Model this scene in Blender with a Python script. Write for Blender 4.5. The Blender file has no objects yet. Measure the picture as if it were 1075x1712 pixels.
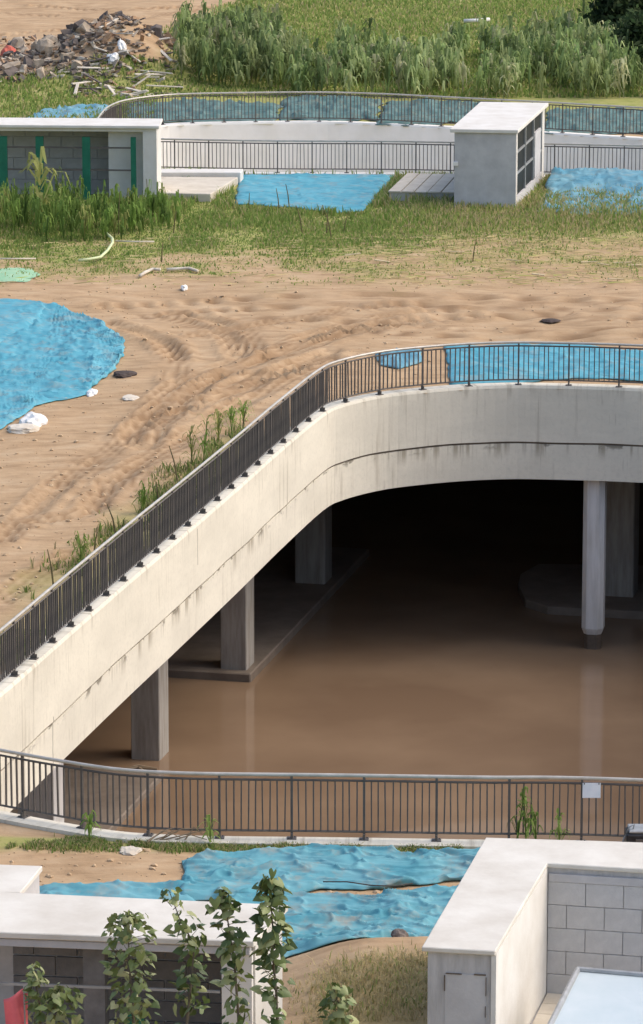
import bpy, bmesh, math, random
import numpy as np
from mathutils import Vector, Matrix

random.seed(7); RNG = np.random.default_rng(11)
S = bpy.context.scene
COL = S.collection

# ------------------------------------------------------------------ camera, sky, sun, exposure
F, CX, CY, IW, IH = 7000.0, 537.5, 856.0, 1075, 1712
PITCH = math.atan(1606.0 / F)
CAM_H = 21.4 * math.cos(PITCH)
cd = bpy.data.cameras.new('camera'); cam = bpy.data.objects.new('camera', cd); COL.objects.link(cam)
cam.location = (0, 0, CAM_H); cam.rotation_euler = (math.pi / 2 - PITCH, 0, 0)
cd.sensor_fit = 'VERTICAL'; cd.sensor_height = 24.0; cd.sensor_width = 24.0
cd.lens = F / IH * 24.0
cd.clip_start = 1.0; cd.clip_end = 3000.0
S.camera = cam

SUN_EL, SUN_AZ = math.radians(48), math.radians(82)      # azimuth clockwise from +Y: hazy light from the right
w = bpy.data.worlds.new('World'); S.world = w; w.use_nodes = True
nt = w.node_tree; nt.nodes.clear()
sky = nt.nodes.new('ShaderNodeTexSky'); sky.sky_type = 'NISHITA'; sky.sun_disc = False
sky.sun_elevation = SUN_EL; sky.sun_rotation = SUN_AZ
sky.air_density = 1.0; sky.dust_density = 4.0; sky.ozone_density = 1.0
bg = nt.nodes.new('ShaderNodeBackground'); bg.inputs[1].default_value = 0.15
wo = nt.nodes.new('ShaderNodeOutputWorld')
nt.links.new(sky.outputs[0], bg.inputs[0]); nt.links.new(bg.outputs[0], wo.inputs[0])
sl = bpy.data.lights.new('sun', 'SUN'); sl.energy = .5; sl.angle = math.radians(50); sl.color = (1.0, 0.96, 0.90)
so = bpy.data.objects.new('sun', sl); COL.objects.link(so)
sd = Vector((math.sin(SUN_AZ) * math.cos(SUN_EL), math.cos(SUN_AZ) * math.cos(SUN_EL), math.sin(SUN_EL)))
so.rotation_euler = sd.to_track_quat('Z', 'Y').to_euler(); so.location = sd * 80
S.view_settings.view_transform = 'Standard'; S.view_settings.look = 'None'
S.view_settings.gamma = 1.0; S.view_settings.use_curve_mapping = False
S.view_settings.exposure = 0.80
S.cycles.max_bounces = 8; S.cycles.diffuse_bounces = 6

# ------------------------------------------------------------------ survey: where a ray of the photograph meets a level
_c, _s = math.cos(PITCH), math.sin(PITCH)
def ray(px, py):
    dx, dy = (px - CX) / F, -(py - CY) / F
    return dx, _c + dy * _s, -_s + dy * _c
def P(px, py, z=0.0):
    d = ray(px, py); t = (z - CAM_H) / d[2]
    return (t * d[0], t * d[1])
def AT(px, py, D):
    d = ray(px, py); t = D / d[1]
    return Vector((t * d[0], D, CAM_H + t * d[2]))
def topx(x, y, z=0.0):
    Z = y * _c - (z - CAM_H) * _s; Y = y * _s + (z - CAM_H) * _c
    return CX + F * x / Z, CY - F * Y / Z

# ------------------------------------------------------------------ noise
def _hash(ix, iy, seed):
    h = (ix.astype(np.int64) * 374761393 + iy.astype(np.int64) * 668265263 + seed * 974711) & 0xffffffff
    h = ((h ^ (h >> 13)) * 1274126177) & 0xffffffff
    return ((h ^ (h >> 16)) & 0xffff) / 65535.0
def vnoise(x, y, seed=0):
    x = np.asarray(x, float); y = np.asarray(y, float)
    ix, iy = np.floor(x), np.floor(y); fx, fy = x - ix, y - iy
    fx = fx * fx * (3 - 2 * fx); fy = fy * fy * (3 - 2 * fy)
    a, b = _hash(ix, iy, seed), _hash(ix + 1, iy, seed)
    c, d = _hash(ix, iy + 1, seed), _hash(ix + 1, iy + 1, seed)
    return (a + (b - a) * fx) * (1 - fy) + (c + (d - c) * fx) * fy
def fbm(x, y, o=4, seed=0):
    r, a, t = 0, 1.0, 0
    for i in range(o):
        r = r + a * vnoise(x * 2 ** i, y * 2 ** i, seed + i * 17); t += a; a *= 0.5
    return r / t
def ridge(x, y, o=3, seed=0):
    r, a, t = 0, 1.0, 0
    for i in range(o):
        r = r + a * (1 - np.abs(2 * vnoise(x * 2 ** i, y * 2 ** i, seed + i * 31) - 1)) ** 2; t += a; a *= 0.5
    return r / t
def sstep(a, b, x):
    t = np.clip((x - a) / (b - a), 0, 1); return t * t * (3 - 2 * t)

# ------------------------------------------------------------------ materials
def mat(name, c1, c2=None, scale=3.0, rough=0.85, bump=0.0, bscale=None, metal=0.0, detail=6.0, lo=0.35, hi=0.65, stretch=(1, 1, 1), spec=0.3, trans=0.0):
    m = bpy.data.materials.new(name); m.use_nodes = True
    t = m.node_tree; b = t.nodes['Principled BSDF']
    b.inputs['Roughness'].default_value = rough; b.inputs['Metallic'].default_value = metal
    b.inputs['Specular IOR Level'].default_value = spec
    b.inputs['Base Color'].default_value = (*c1, 1)
    if c2 is None and not bump: return m
    tc = t.nodes.new('ShaderNodeTexCoord'); mp = t.nodes.new('ShaderNodeMapping'); mp.inputs['Scale'].default_value = stretch
    t.links.new(tc.outputs['Object'], mp.inputs[0])
    if c2 is not None:
        n = t.nodes.new('ShaderNodeTexNoise'); n.inputs['Scale'].default_value = scale; n.inputs['Detail'].default_value = detail; n.inputs['Roughness'].default_value = 0.62
        r = t.nodes.new('ShaderNodeValToRGB'); r.color_ramp.elements[0].position = lo; r.color_ramp.elements[1].position = hi
        r.color_ramp.elements[0].color = (*c1, 1); r.color_ramp.elements[1].color = (*c2, 1)
        t.links.new(mp.outputs[0], n.inputs['Vector']); t.links.new(n.outputs['Fac'], r.inputs[0]); t.links.new(r.outputs[0], b.inputs['Base Color'])
    if bump:
        n2 = t.nodes.new('ShaderNodeTexNoise'); n2.inputs['Scale'].default_value = bscale or scale * 4; n2.inputs['Detail'].default_value = 5
        bp = t.nodes.new('ShaderNodeBump'); bp.inputs['Strength'].default_value = 1.0; bp.inputs['Distance'].default_value = bump
        t.links.new(mp.outputs[0], n2.inputs['Vector']); t.links.new(n2.outputs['Fac'], bp.inputs['Height']); t.links.new(bp.outputs[0], b.inputs['Normal'])
    return m

def mat_attr(name, rough=0.8, attr='Col', spec=0.15, transl=0.25):
    """leafy matter: colour per blade or leaf from a colour attribute, some light passing through"""
    m = bpy.data.materials.new(name); m.use_nodes = True; t = m.node_tree; b = t.nodes['Principled BSDF']
    a = t.nodes.new('ShaderNodeAttribute'); a.attribute_name = attr
    b.inputs['Roughness'].default_value = rough; b.inputs['Specular IOR Level'].default_value = spec
    t.links.new(a.outputs['Color'], b.inputs['Base Color'])
    if transl:
        tr = t.nodes.new('ShaderNodeBsdfTranslucent'); t.links.new(a.outputs['Color'], tr.inputs['Color'])
        mx = t.nodes.new('ShaderNodeMixShader'); mx.inputs[0].default_value = transl
        t.links.new(b.outputs[0], mx.inputs[1]); t.links.new(tr.outputs[0], mx.inputs[2])
        t.links.new(mx.outputs[0], t.nodes['Material Output'].inputs[0])
    return m

def mat_fascia(name, base, dark, cracks=()):
    """cast concrete: broad tone changes, rain streaks hanging from the top edge and from the pour joint (UV: metres along, height)"""
    m = bpy.data.materials.new(name); m.use_nodes = True; t = m.node_tree; b = t.nodes['Principled BSDF']
    N = lambda k: t.nodes.new(k)
    L = t.links.new
    b.inputs['Roughness'].default_value = 0.9; b.inputs['Specular IOR Level'].default_value = 0.2
    uv = N('ShaderNodeUVMap'); uv.uv_map = 'UVMap'
    def noise(sx, sy, sc, det=4, off=0):
        mp = N('ShaderNodeMapping'); mp.inputs['Scale'].default_value = (sx, sy, 1); mp.inputs['Location'].default_value = (off, off * .37, 0)
        n = N('ShaderNodeTexNoise'); n.inputs['Scale'].default_value = sc; n.inputs['Detail'].default_value = det; n.inputs['Roughness'].default_value = .6
        L(uv.outputs[0], mp.inputs[0]); L(mp.outputs[0], n.inputs['Vector']); return n.outputs['Fac']
    def ramp(x, a, c):
        r = N('ShaderNodeMapRange'); r.interpolation_type = 'SMOOTHSTEP'; r.inputs[1].default_value = a; r.inputs[2].default_value = c
        L(x, r.inputs[0]); return r.outputs[0]
    def mul(a, c):
        k = N('ShaderNodeMath'); k.operation = 'MULTIPLY'; L(a, k.inputs[0])
        if isinstance(c, float): k.inputs[1].default_value = c
        else: L(c, k.inputs[1])
        return k.outputs[0]
    def mx(f, a, c):
        k = N('ShaderNodeMix'); k.data_type = 'RGBA'; L(f, k.inputs[0])
        for i, v in ((6, a), (7, c)):
            if isinstance(v, tuple): k.inputs[i].default_value = (*v, 1)
            else: L(v, k.inputs[i])
        return k.outputs[2]
    tone = mx(ramp(noise(.35, .8, 1.0, 5), .3, .7), base, tuple(c * .86 for c in base))
    tone = mx(mul(ramp(noise(1, 1, 9.0, 6, 5), .45, .75), .35), tone, tuple(c * .72 for c in base))
    streak = mul(ramp(noise(5, .22, 1.0, 5, 3), .52, .72), ramp(noise(.28, .35, 1.0, 2, 9), .46, .66))
    tone = mx(mul(streak, .8), tone, dark)
    fine = mul(ramp(noise(14, .5, 1.0, 3, 7), .56, .75), ramp(noise(.5, 1.1, 1.0, 2, 2), .48, .62))
    tone = mx(mul(fine, .5), tone, tuple(c * .8 for c in dark))
    sp = N('ShaderNodeSeparateXYZ'); L(uv.outputs[0], sp.inputs[0])
    def band(x, a, c, d, e):
        return mul(ramp(x, a, c), ramp(x, e, d))
    drip = mul(band(sp.outputs[1], -1.95, -1.52, -1.46, -1.40), ramp(noise(3.2, .12, 1.0, 4, 21), .50, .62))
    tone = mx(mul(mul(drip, ramp(noise(.35, .1, 1.0, 2, 31), .42, .58)), .85), tone, dark)
    lip = mul(ramp(sp.outputs[1], -.42, -.02), ramp(noise(4.5, .3, 1.0, 5, 41), .50, .70))
    tone = mx(mul(lip, .6), tone, dark)
    blot = mul(band(sp.outputs[1], -1.66, -1.50, -1.47, -1.43), ramp(noise(1.3, 2.5, 1.0, 4, 51), .54, .60))
    tone = mx(mul(blot, .8), tone, tuple(c * .5 for c in dark))
    for u0, v0, v1 in cracks:
        wb = N('ShaderNodeMath'); wb.operation = 'MULTIPLY_ADD'; L(noise(.5, 2.2, 1.0, 3, u0), wb.inputs[0]); wb.inputs[1].default_value = .10; L(sp.outputs[0], wb.inputs[2])
        df = N('ShaderNodeMath'); df.operation = 'SUBTRACT'; L(wb.outputs[0], df.inputs[0]); df.inputs[1].default_value = u0 + .05
        ab = N('ShaderNodeMath'); ab.operation = 'ABSOLUTE'; L(df.outputs[0], ab.inputs[0])
        tone = mx(mul(mul(ramp(ab.outputs[0], .030, .012), band(sp.outputs[1], v0 - .02, v0, v1, v1 + .02)), .75), tone, tuple(c * .45 for c in dark))
    L(tone, b.inputs['Base Color'])
    bp = N('ShaderNodeBump'); bp.inputs['Distance'].default_value = .004; L(noise(1, 1, 14.0, 6, 1), bp.inputs['Height']); L(bp.outputs[0], b.inputs['Normal'])
    return m

def mat_ground():
    m = bpy.data.materials.new('soil_and_turf'); m.use_nodes = True; t = m.node_tree; b = t.nodes['Principled BSDF']
    N = lambda k: t.nodes.new(k); L = t.links.new
    b.inputs['Roughness'].default_value = 0.95; b.inputs['Specular IOR Level'].default_value = 0.1
    tc = N('ShaderNodeTexCoord')
    def noise(sc, det=6, st=(1, 1, 1)):
        mp = N('ShaderNodeMapping'); mp.inputs['Scale'].default_value = st
        n = N('ShaderNodeTexNoise'); n.inputs['Scale'].default_value = sc; n.inputs['Detail'].default_value = det; n.inputs['Roughness'].default_value = .65
        L(tc.outputs['Object'], mp.inputs[0]); L(mp.outputs[0], n.inputs['Vector']); return n.outputs['Fac']
    def ramp(x, stops):
        r = N('ShaderNodeValToRGB'); e = r.color_ramp.elements
        while len(e) < len(stops): e.new(.5)
        for q, (p, c) in zip(e, stops): q.position = p; q.color = (*c, 1)
        L(x, r.inputs[0]); return r.outputs[0]
    def mx(f, a, c):
        k = N('ShaderNodeMix'); k.data_type = 'RGBA'; L(f, k.inputs[0]); L(a, k.inputs[6]); L(c, k.inputs[7]); return k.outputs[2]
    soil = ramp(noise(.45, 8), [(.3, SOIL[0]), (.5, SOIL[1]), (.72, SOIL[2])])
    soil2 = ramp(noise(2.2, 8, (.35, 1.1, 1)), [(.34, tuple(c * .8 for c in SOIL[0])), (.5, SOIL[1]), (.66, SOIL[2])])
    k = N('ShaderNodeMix'); k.data_type = 'RGBA'; k.inputs[0].default_value = .55; L(soil, k.inputs[6]); L(soil2, k.inputs[7]); soil = k.outputs[2]
    turf = ramp(noise(1.3, 8), [(.3, (.225, .25, .07)), (.5, (.31, .31, .10)), (.72, (.43, .35, .175))])
    atk = N('ShaderNodeAttribute'); atk.attribute_name = 'track'; damp = N('ShaderNodeRGB'); damp.outputs[0].default_value = (.235, .145, .078, 1)
    km = N('ShaderNodeMath'); km.operation = 'MULTIPLY'; km.inputs[1].default_value = .95; L(atk.outputs['Fac'], km.inputs[0]); soil = mx(km.outputs[0], soil, damp.outputs[0])
    at = N('ShaderNodeAttribute'); at.attribute_name = 'turf'
    L(mx(at.outputs['Fac'], soil, turf), b.inputs['Base Color'])
    bp = N('ShaderNodeBump'); bp.inputs['Distance'].default_value = .03; L(noise(2.6, 8), bp.inputs['Height']); L(bp.outputs[0], b.inputs['Normal'])
    return m

SOIL = [(.31, .203, .113), (.43, .293, .169), (.52, .383, .242)]
M = {}
M['ground'] = mat_ground()
M['conc_white'] = mat('pale_concrete', (.68, .66, .61), (.60, .57, .51), 1.6, .9, .003, 20)
M['conc_roof'] = mat('roof_screed', (.66, .63, .56), (.54, .50, .43), 1.1, .9, .004, 8)
M['conc_grey'] = mat('grey_render', (.44, .43, .425), (.53, .52, .51), 2.2, .9, .004, 25)
M['conc_stain'] = mat('stained_render', (.40, .39, .38), (.52, .51, .50), 3.0, .9, .006, 12, stretch=(2.5, 2.5, .5))
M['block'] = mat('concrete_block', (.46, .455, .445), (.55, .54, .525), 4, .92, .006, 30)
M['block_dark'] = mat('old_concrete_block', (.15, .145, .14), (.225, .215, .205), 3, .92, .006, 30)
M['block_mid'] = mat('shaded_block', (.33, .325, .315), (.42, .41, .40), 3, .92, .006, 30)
M['mortar'] = mat('mortar', (.40, .39, .38), (.46, .45, .44), 6, .95)
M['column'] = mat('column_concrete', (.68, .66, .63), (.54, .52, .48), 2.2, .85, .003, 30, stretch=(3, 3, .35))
M['column_shade'] = mat('shaded_column_concrete', (.40, .38, .34), (.27, .245, .21), 2.2, .88, .003, 30, stretch=(3, 3, .35))  # same concrete as the pale columns, shade under the deck put into the colour
M['mud_conc'] = mat('mud_stained_concrete', (.10, .075, .055), (.17, .13, .095), 2, .7, .004, 12)
M['slab'] = mat('weathered_slab', (.60, .545, .45), (.50, .44, .35), 2.0, .92, .006, 14)
M['rail'] = mat('dark_grey_paint', (.085, .078, .072), (.13, .112, .095), 3, .6)
M['handrail'] = mat('glint_steel_rail', (.55, .51, .44), (.42, .39, .33), 5, .35, metal=.25, spec=.5)  # pale base colour paints the sun glint along the steel handrail
M['green'] = mat('green_paint', (.012, .12, .07), (.018, .16, .095), 3, .5)
M['black'] = mat('black_plastic', (.012, .012, .014), (.03, .03, .032), 9, .45)
M['white'] = mat('white_plastic', (.78, .77, .74), (.66, .65, .61), 3, .6)
M['metal'] = mat('grey_metal', (.30, .31, .31), (.38, .39, .39), 6, .45, metal=.3)
M['glass_dark'] = mat('dark_glass', (.022, .025, .026), None, rough=.5, spec=.1)
M['canopy'] = mat('frosted_sheet', (.47, .545, .56), (.54, .60, .61), 1.2, .25, spec=.5)
M['pink'] = mat('pink_cloth', (.82, .19, .20), (.74, .15, .17), 4, .8)
M['bark'] = mat('bark', (.10, .085, .06), (.17, .15, .11), 8, .9, .004, 20)
M['darkcloth'] = mat('dark_cloth', (.05, .035, .03), (.08, .06, .05), 6, .9)
M['wood'] = mat('weathered_wood', (.34, .26, .17), (.22, .16, .10), 5, .9)
M['pale'] = mat('pale_scrap', (.66, .60, .50), (.54, .47, .37), 4, .85)
M['rubble_a'] = mat('grey_rubble', (.32, .245, .17), (.47, .39, .29), 5, .95)
M['rubble_b'] = mat('dark_rubble', (.10, .085, .075), (.17, .14, .12), 5, .95)
M['rubble_c'] = mat('tan_rubble', (.44, .29, .18), (.30, .19, .11), 5, .95)
M['straw'] = mat('straw', (.56, .47, .30), (.48, .38, .23), 6, .9)
M['red'] = mat('red_scrap', (.50, .10, .07), (.42, .13, .09), 5, .9)
M['mint'] = mat('mint_sheet', (.24, .46, .27), (.36, .52, .33), 3, .7)
M['hose'] = mat('pale_hose', (.55, .60, .34), None, rough=.6)
M['leafy'] = mat_attr('plant_matter', transl=.5)
def tarp_mat(name, a, b, dust=(.36, .27, .19), amt=.35):
    m = mat(name, a, b, 1.1, .72, .10, 2.4, detail=8, spec=.2)
    for q in m.node_tree.nodes:
        if q.type == 'TEX_NOISE' and abs(q.inputs['Scale'].default_value - 2.4) < 1e-4:
            q.noise_type = 'RIDGED_MULTIFRACTAL'; q.normalize = True
            mp = m.node_tree.nodes.new('ShaderNodeMapping'); mp.inputs['Scale'].default_value = (.7, 1.5, 1)
            tcx = m.node_tree.nodes.new('ShaderNodeTexCoord'); m.node_tree.links.new(tcx.outputs['Object'], mp.inputs[0]); m.node_tree.links.new(mp.outputs[0], q.inputs['Vector'])
    t = m.node_tree; bs = t.nodes['Principled BSDF']; old = bs.inputs['Base Color'].links[0].from_socket
    tc = t.nodes.new('ShaderNodeTexCoord'); n = t.nodes.new('ShaderNodeTexNoise'); n.inputs['Scale'].default_value = 1.7; n.inputs['Detail'].default_value = 9; n.inputs['Roughness'].default_value = .75
    r = t.nodes.new('ShaderNodeMapRange'); r.inputs[1].default_value = .5; r.inputs[2].default_value = .85; r.inputs[4].default_value = amt * 2
    k = t.nodes.new('ShaderNodeMix'); k.data_type = 'RGBA'; k.inputs[7].default_value = (*dust, 1)
    t.links.new(tc.outputs['Object'], n.inputs['Vector']); t.links.new(n.outputs['Fac'], r.inputs[0]); t.links.new(r.outputs[0], k.inputs[0]); t.links.new(old, k.inputs[6]); t.links.new(k.outputs[2], bs.inputs['Base Color'])
    return m
M['tarp'] = tarp_mat('blue_sheet', (.075, .265, .32), (.15, .35, .395), amt=.55)
M['tarp_b'] = tarp_mat('blue_sheet_bright', (.065, .285, .37), (.12, .36, .44), amt=.42)
M['tarp_far'] = tarp_mat('teal_sheet', (.065, .14, .135), (.13, .22, .205), (.19, .18, .13), .8)
M['tarp_dusty'] = tarp_mat('dusty_sheet', (.09, .26, .35), (.17, .34, .40), (.34, .30, .22), .5)

# ------------------------------------------------------------------ objects
def link(name, me, m=None, parent=None):
    o = bpy.data.objects.new(name, me); COL.objects.link(o)
    if m is not None and me is not None and not me.materials: me.materials.append(m)
    if parent is not None:
        o.parent = parent
        root = parent
        while root.parent is not None: root = root.parent
        if parent is root: o.matrix_parent_inverse = Matrix.Translation(-root.location)
    return o
def tag(o, label=None, cat=None, group=None, kind=None):
    if label: o['label'] = label
    if cat: o['category'] = cat
    if group: o['group'] = group
    if kind: o['kind'] = kind
    return o
def thing(name, label, cat, loc, group=None):
    o = bpy.data.objects.new(name, None); COL.objects.link(o); o.location = loc; o.empty_display_size = .3
    return tag(o, label, cat, group)
def copy_part(o, parent, loc=None, rot=None):
    c = o.copy(); COL.objects.link(c); c.parent = parent
    if loc is not None: c.location = loc
    if rot is not None: c.rotation_euler = rot
    return c

class MB:
    def __init__(s): s.v, s.f = [], []
    def add(s, vs, fs):
        k = len(s.v); s.v += [tuple(v) for v in vs]; s.f += [tuple(i + k for i in f) for f in fs]; return s
    def prism(s, pts, z0, z1):
        n = len(pts); a = sum(pts[i][0] * pts[(i + 1) % n][1] - pts[(i + 1) % n][0] * pts[i][1] for i in range(n))
        if a < 0: pts = pts[::-1]
        f0 = (lambda p: z0) if not callable(z0) else z0
        f1 = (lambda p: z1) if not callable(z1) else z1
        vs = [(p[0], p[1], f0(p)) for p in pts] + [(p[0], p[1], f1(p)) for p in pts]
        fs = [tuple(range(n - 1, -1, -1)), tuple(range(n, 2 * n))] + [(i, (i + 1) % n, n + (i + 1) % n, n + i) for i in range(n)]
        return s.add(vs, fs)
    def box(s, c, d, rz=0.0):
        x, y, z = (q / 2 for q in d); R = Matrix.Rotation(rz, 3, 'Z')
        vs = [Vector(c) + R @ Vector((sx * x, sy * y, sz * z)) for sz in (-1, 1) for sx, sy in ((-1, -1), (1, -1), (1, 1), (-1, 1))]
        return s.add(vs, [(3, 2, 1, 0), (4, 5, 6, 7), (0, 1, 5, 4), (1, 2, 6, 5), (2, 3, 7, 6), (3, 0, 4, 7)])
    def wall(s, a, b, t, z0, z1):
        a, b = Vector(a[:2]), Vector(b[:2]); d = (b - a).normalized(); n = Vector((-d.y, d.x)) * t
        return s.prism([a, b, b + n, a + n], z0, z1)
    def tube(s, pts, r, n=6, closed=True):
        pts = [Vector(p) for p in pts]; rs = r if isinstance(r, (list, tuple)) else [r] * len(pts)
        k = len(s.v); vs, fs = [], []
        for i, p in enumerate(pts):
            d = (pts[min(i + 1, len(pts) - 1)] - pts[max(i - 1, 0)]).normalized()
            a = d.cross(Vector((0, 0, 1)) if abs(d.z) < .95 else Vector((1, 0, 0))).normalized(); b = d.cross(a)
            vs += [p + (a * math.cos(2 * math.pi * j / n) + b * math.sin(2 * math.pi * j / n)) * rs[i] for j in range(n)]
        for i in range(len(pts) - 1):
            for j in range(n):
                fs.append((i * n + j, i * n + (j + 1) % n, (i + 1) * n + (j + 1) % n, (i + 1) * n + j))
        fs += [tuple(range(n)), tuple(range(len(vs) - 1, len(vs) - n - 1, -1))]
        return s.add(vs, fs)
    def mesh(s, name, bevel=0.0, smooth=False):
        me = bpy.data.meshes.new(name); me.from_pydata(s.v, [], s.f)
        bm = bmesh.new(); bm.from_mesh(me)
        bmesh.ops.recalc_face_normals(bm, faces=bm.faces)
        if bevel: bmesh.ops.bevel(bm, geom=list(bm.edges), offset=bevel, segments=1, affect='EDGES', clamp_overlap=True)
        bm.to_mesh(me); bm.free()
        if smooth: me.polygons.foreach_set('use_smooth', [True] * len(me.polygons))
        me.update(); return me
    def build(s, name, m, parent=None, bevel=0.0, smooth=False):
        return link(name, s.mesh(name, bevel, smooth), m, parent)

def np_mesh(name, V, T, m, cols=None, parent=None, smooth=False, attrs=None, uv=None):
    """fast mesh from numpy arrays: V (n,3), T (k,3 or 4)"""
    me = bpy.data.meshes.new(name); k = T.shape[1]
    me.vertices.add(len(V)); me.vertices.foreach_set('co', np.ascontiguousarray(V, np.float32).ravel())
    me.loops.add(T.size); me.loops.foreach_set('vertex_index', np.ascontiguousarray(T, np.int32).ravel())
    me.polygons.add(len(T)); me.polygons.foreach_set('loop_start', np.arange(0, T.size, k, dtype=np.int32))
    me.polygons.foreach_set('loop_total', np.full(len(T), k, np.int32))
    me.polygons.foreach_set('use_smooth', np.full(len(T), smooth, bool))
    me.update(calc_edges=True)
    if cols is not None:
        a = me.attributes.new('Col', 'FLOAT_COLOR', 'POINT')
        a.data.foreach_set('color', np.ascontiguousarray(np.c_[cols, np.ones(len(V))], np.float32).ravel())
    for n_, arr in (attrs or {}).items():
        a = me.attributes.new(n_, 'FLOAT', 'POINT'); a.data.foreach_set('value', np.ascontiguousarray(arr, np.float32))
    if uv is not None:
        u = me.uv_layers.new(name='UVMap'); u.data.foreach_set('uv', np.ascontiguousarray(uv[T.ravel()], np.float32).ravel())
    return link(name, me, m, parent)

# ------------------------------------------------------------------ plan of the two openings
def spline(pts, step):
    p = np.array([pts[0]] + list(pts) + [pts[-1]], float); out = []
    for i in range(1, len(p) - 2):
        a, b, c, d = p[i - 1], p[i], p[i + 1], p[i + 2]
        n = max(2, int(np.linalg.norm(c - b) / step * 2))
        for t in np.linspace(0, 1, n, endpoint=False):
            out.append(.5 * (2 * b + (c - a) * t + (2 * a - 5 * b + 4 * c - d) * t ** 2 + (-a + 3 * b - 3 * c + d) * t ** 3))
    out.append(p[-1]); out = np.array(out)
    L = np.r_[0, np.cumsum(np.linalg.norm(np.diff(out, axis=0), axis=1))]
    q = np.linspace(0, L[-1], max(2, int(round(L[-1] / step)) + 1))
    return np.c_[np.interp(q, L, out[:, 0]), np.interp(q, L, out[:, 1])]
NEAR = [P(*q) for q in ((1075, 1411), (800, 1406), (545, 1402), (400, 1400.5), (300, 1398.5), (200, 1392), (100, 1376), (0, 1357))]
DIAG = [P(*q) for q in ((5, 1160), (104, 1073), (208, 982), (309, 895.5), (403, 814), (470, 754))]
CURVE = [P(*q) for q in ((541, 695), (577, 678), (637, 664), (697, 656.5), (775, 650), (855, 647), (935, 648), (1010, 650), (1075, 652.5))]
a0 = np.array(NEAR[0]); c9 = np.array(CURVE[-1])
pit_pts = [(15.0, 64.9)] + NEAR + [(-6.55, 68.9), (-7.15, 70.0), (-7.15, 71.6), (-6.72, 73.0)] + DIAG + CURVE + [(11.5, 104.2), (15.0, 103.2)]
PIT = spline(pit_pts, .3)                                             # goes round with the opening on its right
PIT_LOOP = np.vstack([PIT, [(15.0, 103.2)]])
FAR_FRONT = [P(*q) for q in ((1200, 300), (1075, 298), (912, 294.5), (757, 292), (640, 290), (430, 289), (262, 286))]
FAR_BACK = [P(*q) for q in ((178, 240), (190, 229), (215, 219), (262, 212), (310, 208.5), (400, 206.5), (540, 205.5), (640, 208.5), (700, 211.5), (800, 217), (912, 223), (1075, 233), (1200, 240))]
fp = FAR_FRONT + [(-6.9, 143.6), (-7.65, 145.2), (-7.85, 147.6)] + FAR_BACK
FAR = spline(fp, .4)

def inside(poly, x, y):
    r = np.zeros(np.shape(x), bool); n = len(poly)
    for i in range(n):
        x0, y0 = poly[i]; x1, y1 = poly[(i + 1) % n]
        if y0 == y1: continue
        c = ((y0 > y) != (y1 > y)) & (x < (x1 - x0) * (y - y0) / (y1 - y0) + x0)
        r ^= c
    return r
def pdist(poly, x, y, closed=False):
    d = np.full(np.shape(x), 1e9); n = len(poly)
    for i in range(n if closed else n - 1):
        ax, ay = poly[i]; bx, by = poly[(i + 1) % n]; ex, ey = bx - ax, by - ay; q = ex * ex + ey * ey + 1e-12
        t = np.clip(((x - ax) * ex + (y - ay) * ey) / q, 0, 1)
        d = np.minimum(d, np.hypot(x - ax - t * ex, y - ay - t * ey))
    return d
PIT_C, FAR_C = PIT[::4], FAR[::4]

# ------------------------------------------------------------------ ground
TRACKS = [[(300, 600), (285, 575), (240, 555), (190, 548)], [(292, 640), (296, 610), (276, 578), (235, 556), (180, 540)],
          [(400, 600), (380, 560), (330, 540), (270, 530)], [(420, 590), (402, 556), (352, 532), (290, 522)],
          [(210, 745), (300, 645), (420, 600), (540, 555), (700, 520), (900, 512)], [(235, 752), (330, 652), (440, 606), (560, 566), (720, 534), (940, 524)],
          [(150, 850), (200, 800), (300, 740), (380, 690), (470, 640), (560, 600)],
          [(0, 905), (60, 850), (110, 800), (150, 765)], [(60, 872), (140, 862), (205, 822), (240, 780)],
          [(440, 640), (520, 604), (560, 588)], [(180, 512), (400, 500), (700, 496), (1075, 505)], [(230, 530), (420, 516), (720, 512), (1075, 520)],
          [(250, 700), (350, 640), (470, 590), (600, 548), (760, 528), (1075, 536)], [(330, 560), (500, 535), (700, 508), (1075, 512)], [(130, 800), (230, 720), (330, 668), (430, 630)], [(300, 690), (400, 655), (500, 612)],
          [(400, 532), (640, 540), (840, 552), (1075, 556)], [(560, 552), (760, 560), (1075, 566)], [(0, 1010), (60, 965), (120, 930)],
          [(0, 20), (120, 30), (230, 60), (300, 90)], [(60, 8), (200, 18), (330, 10)], [(0, 60), (130, 48), (250, 30), (400, 5)]]
TR_W = [np.array([P(*q) for q in t]) for t in TRACKS]
MOUND = P(170, 122); MOUND2 = P(235, 128)
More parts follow.
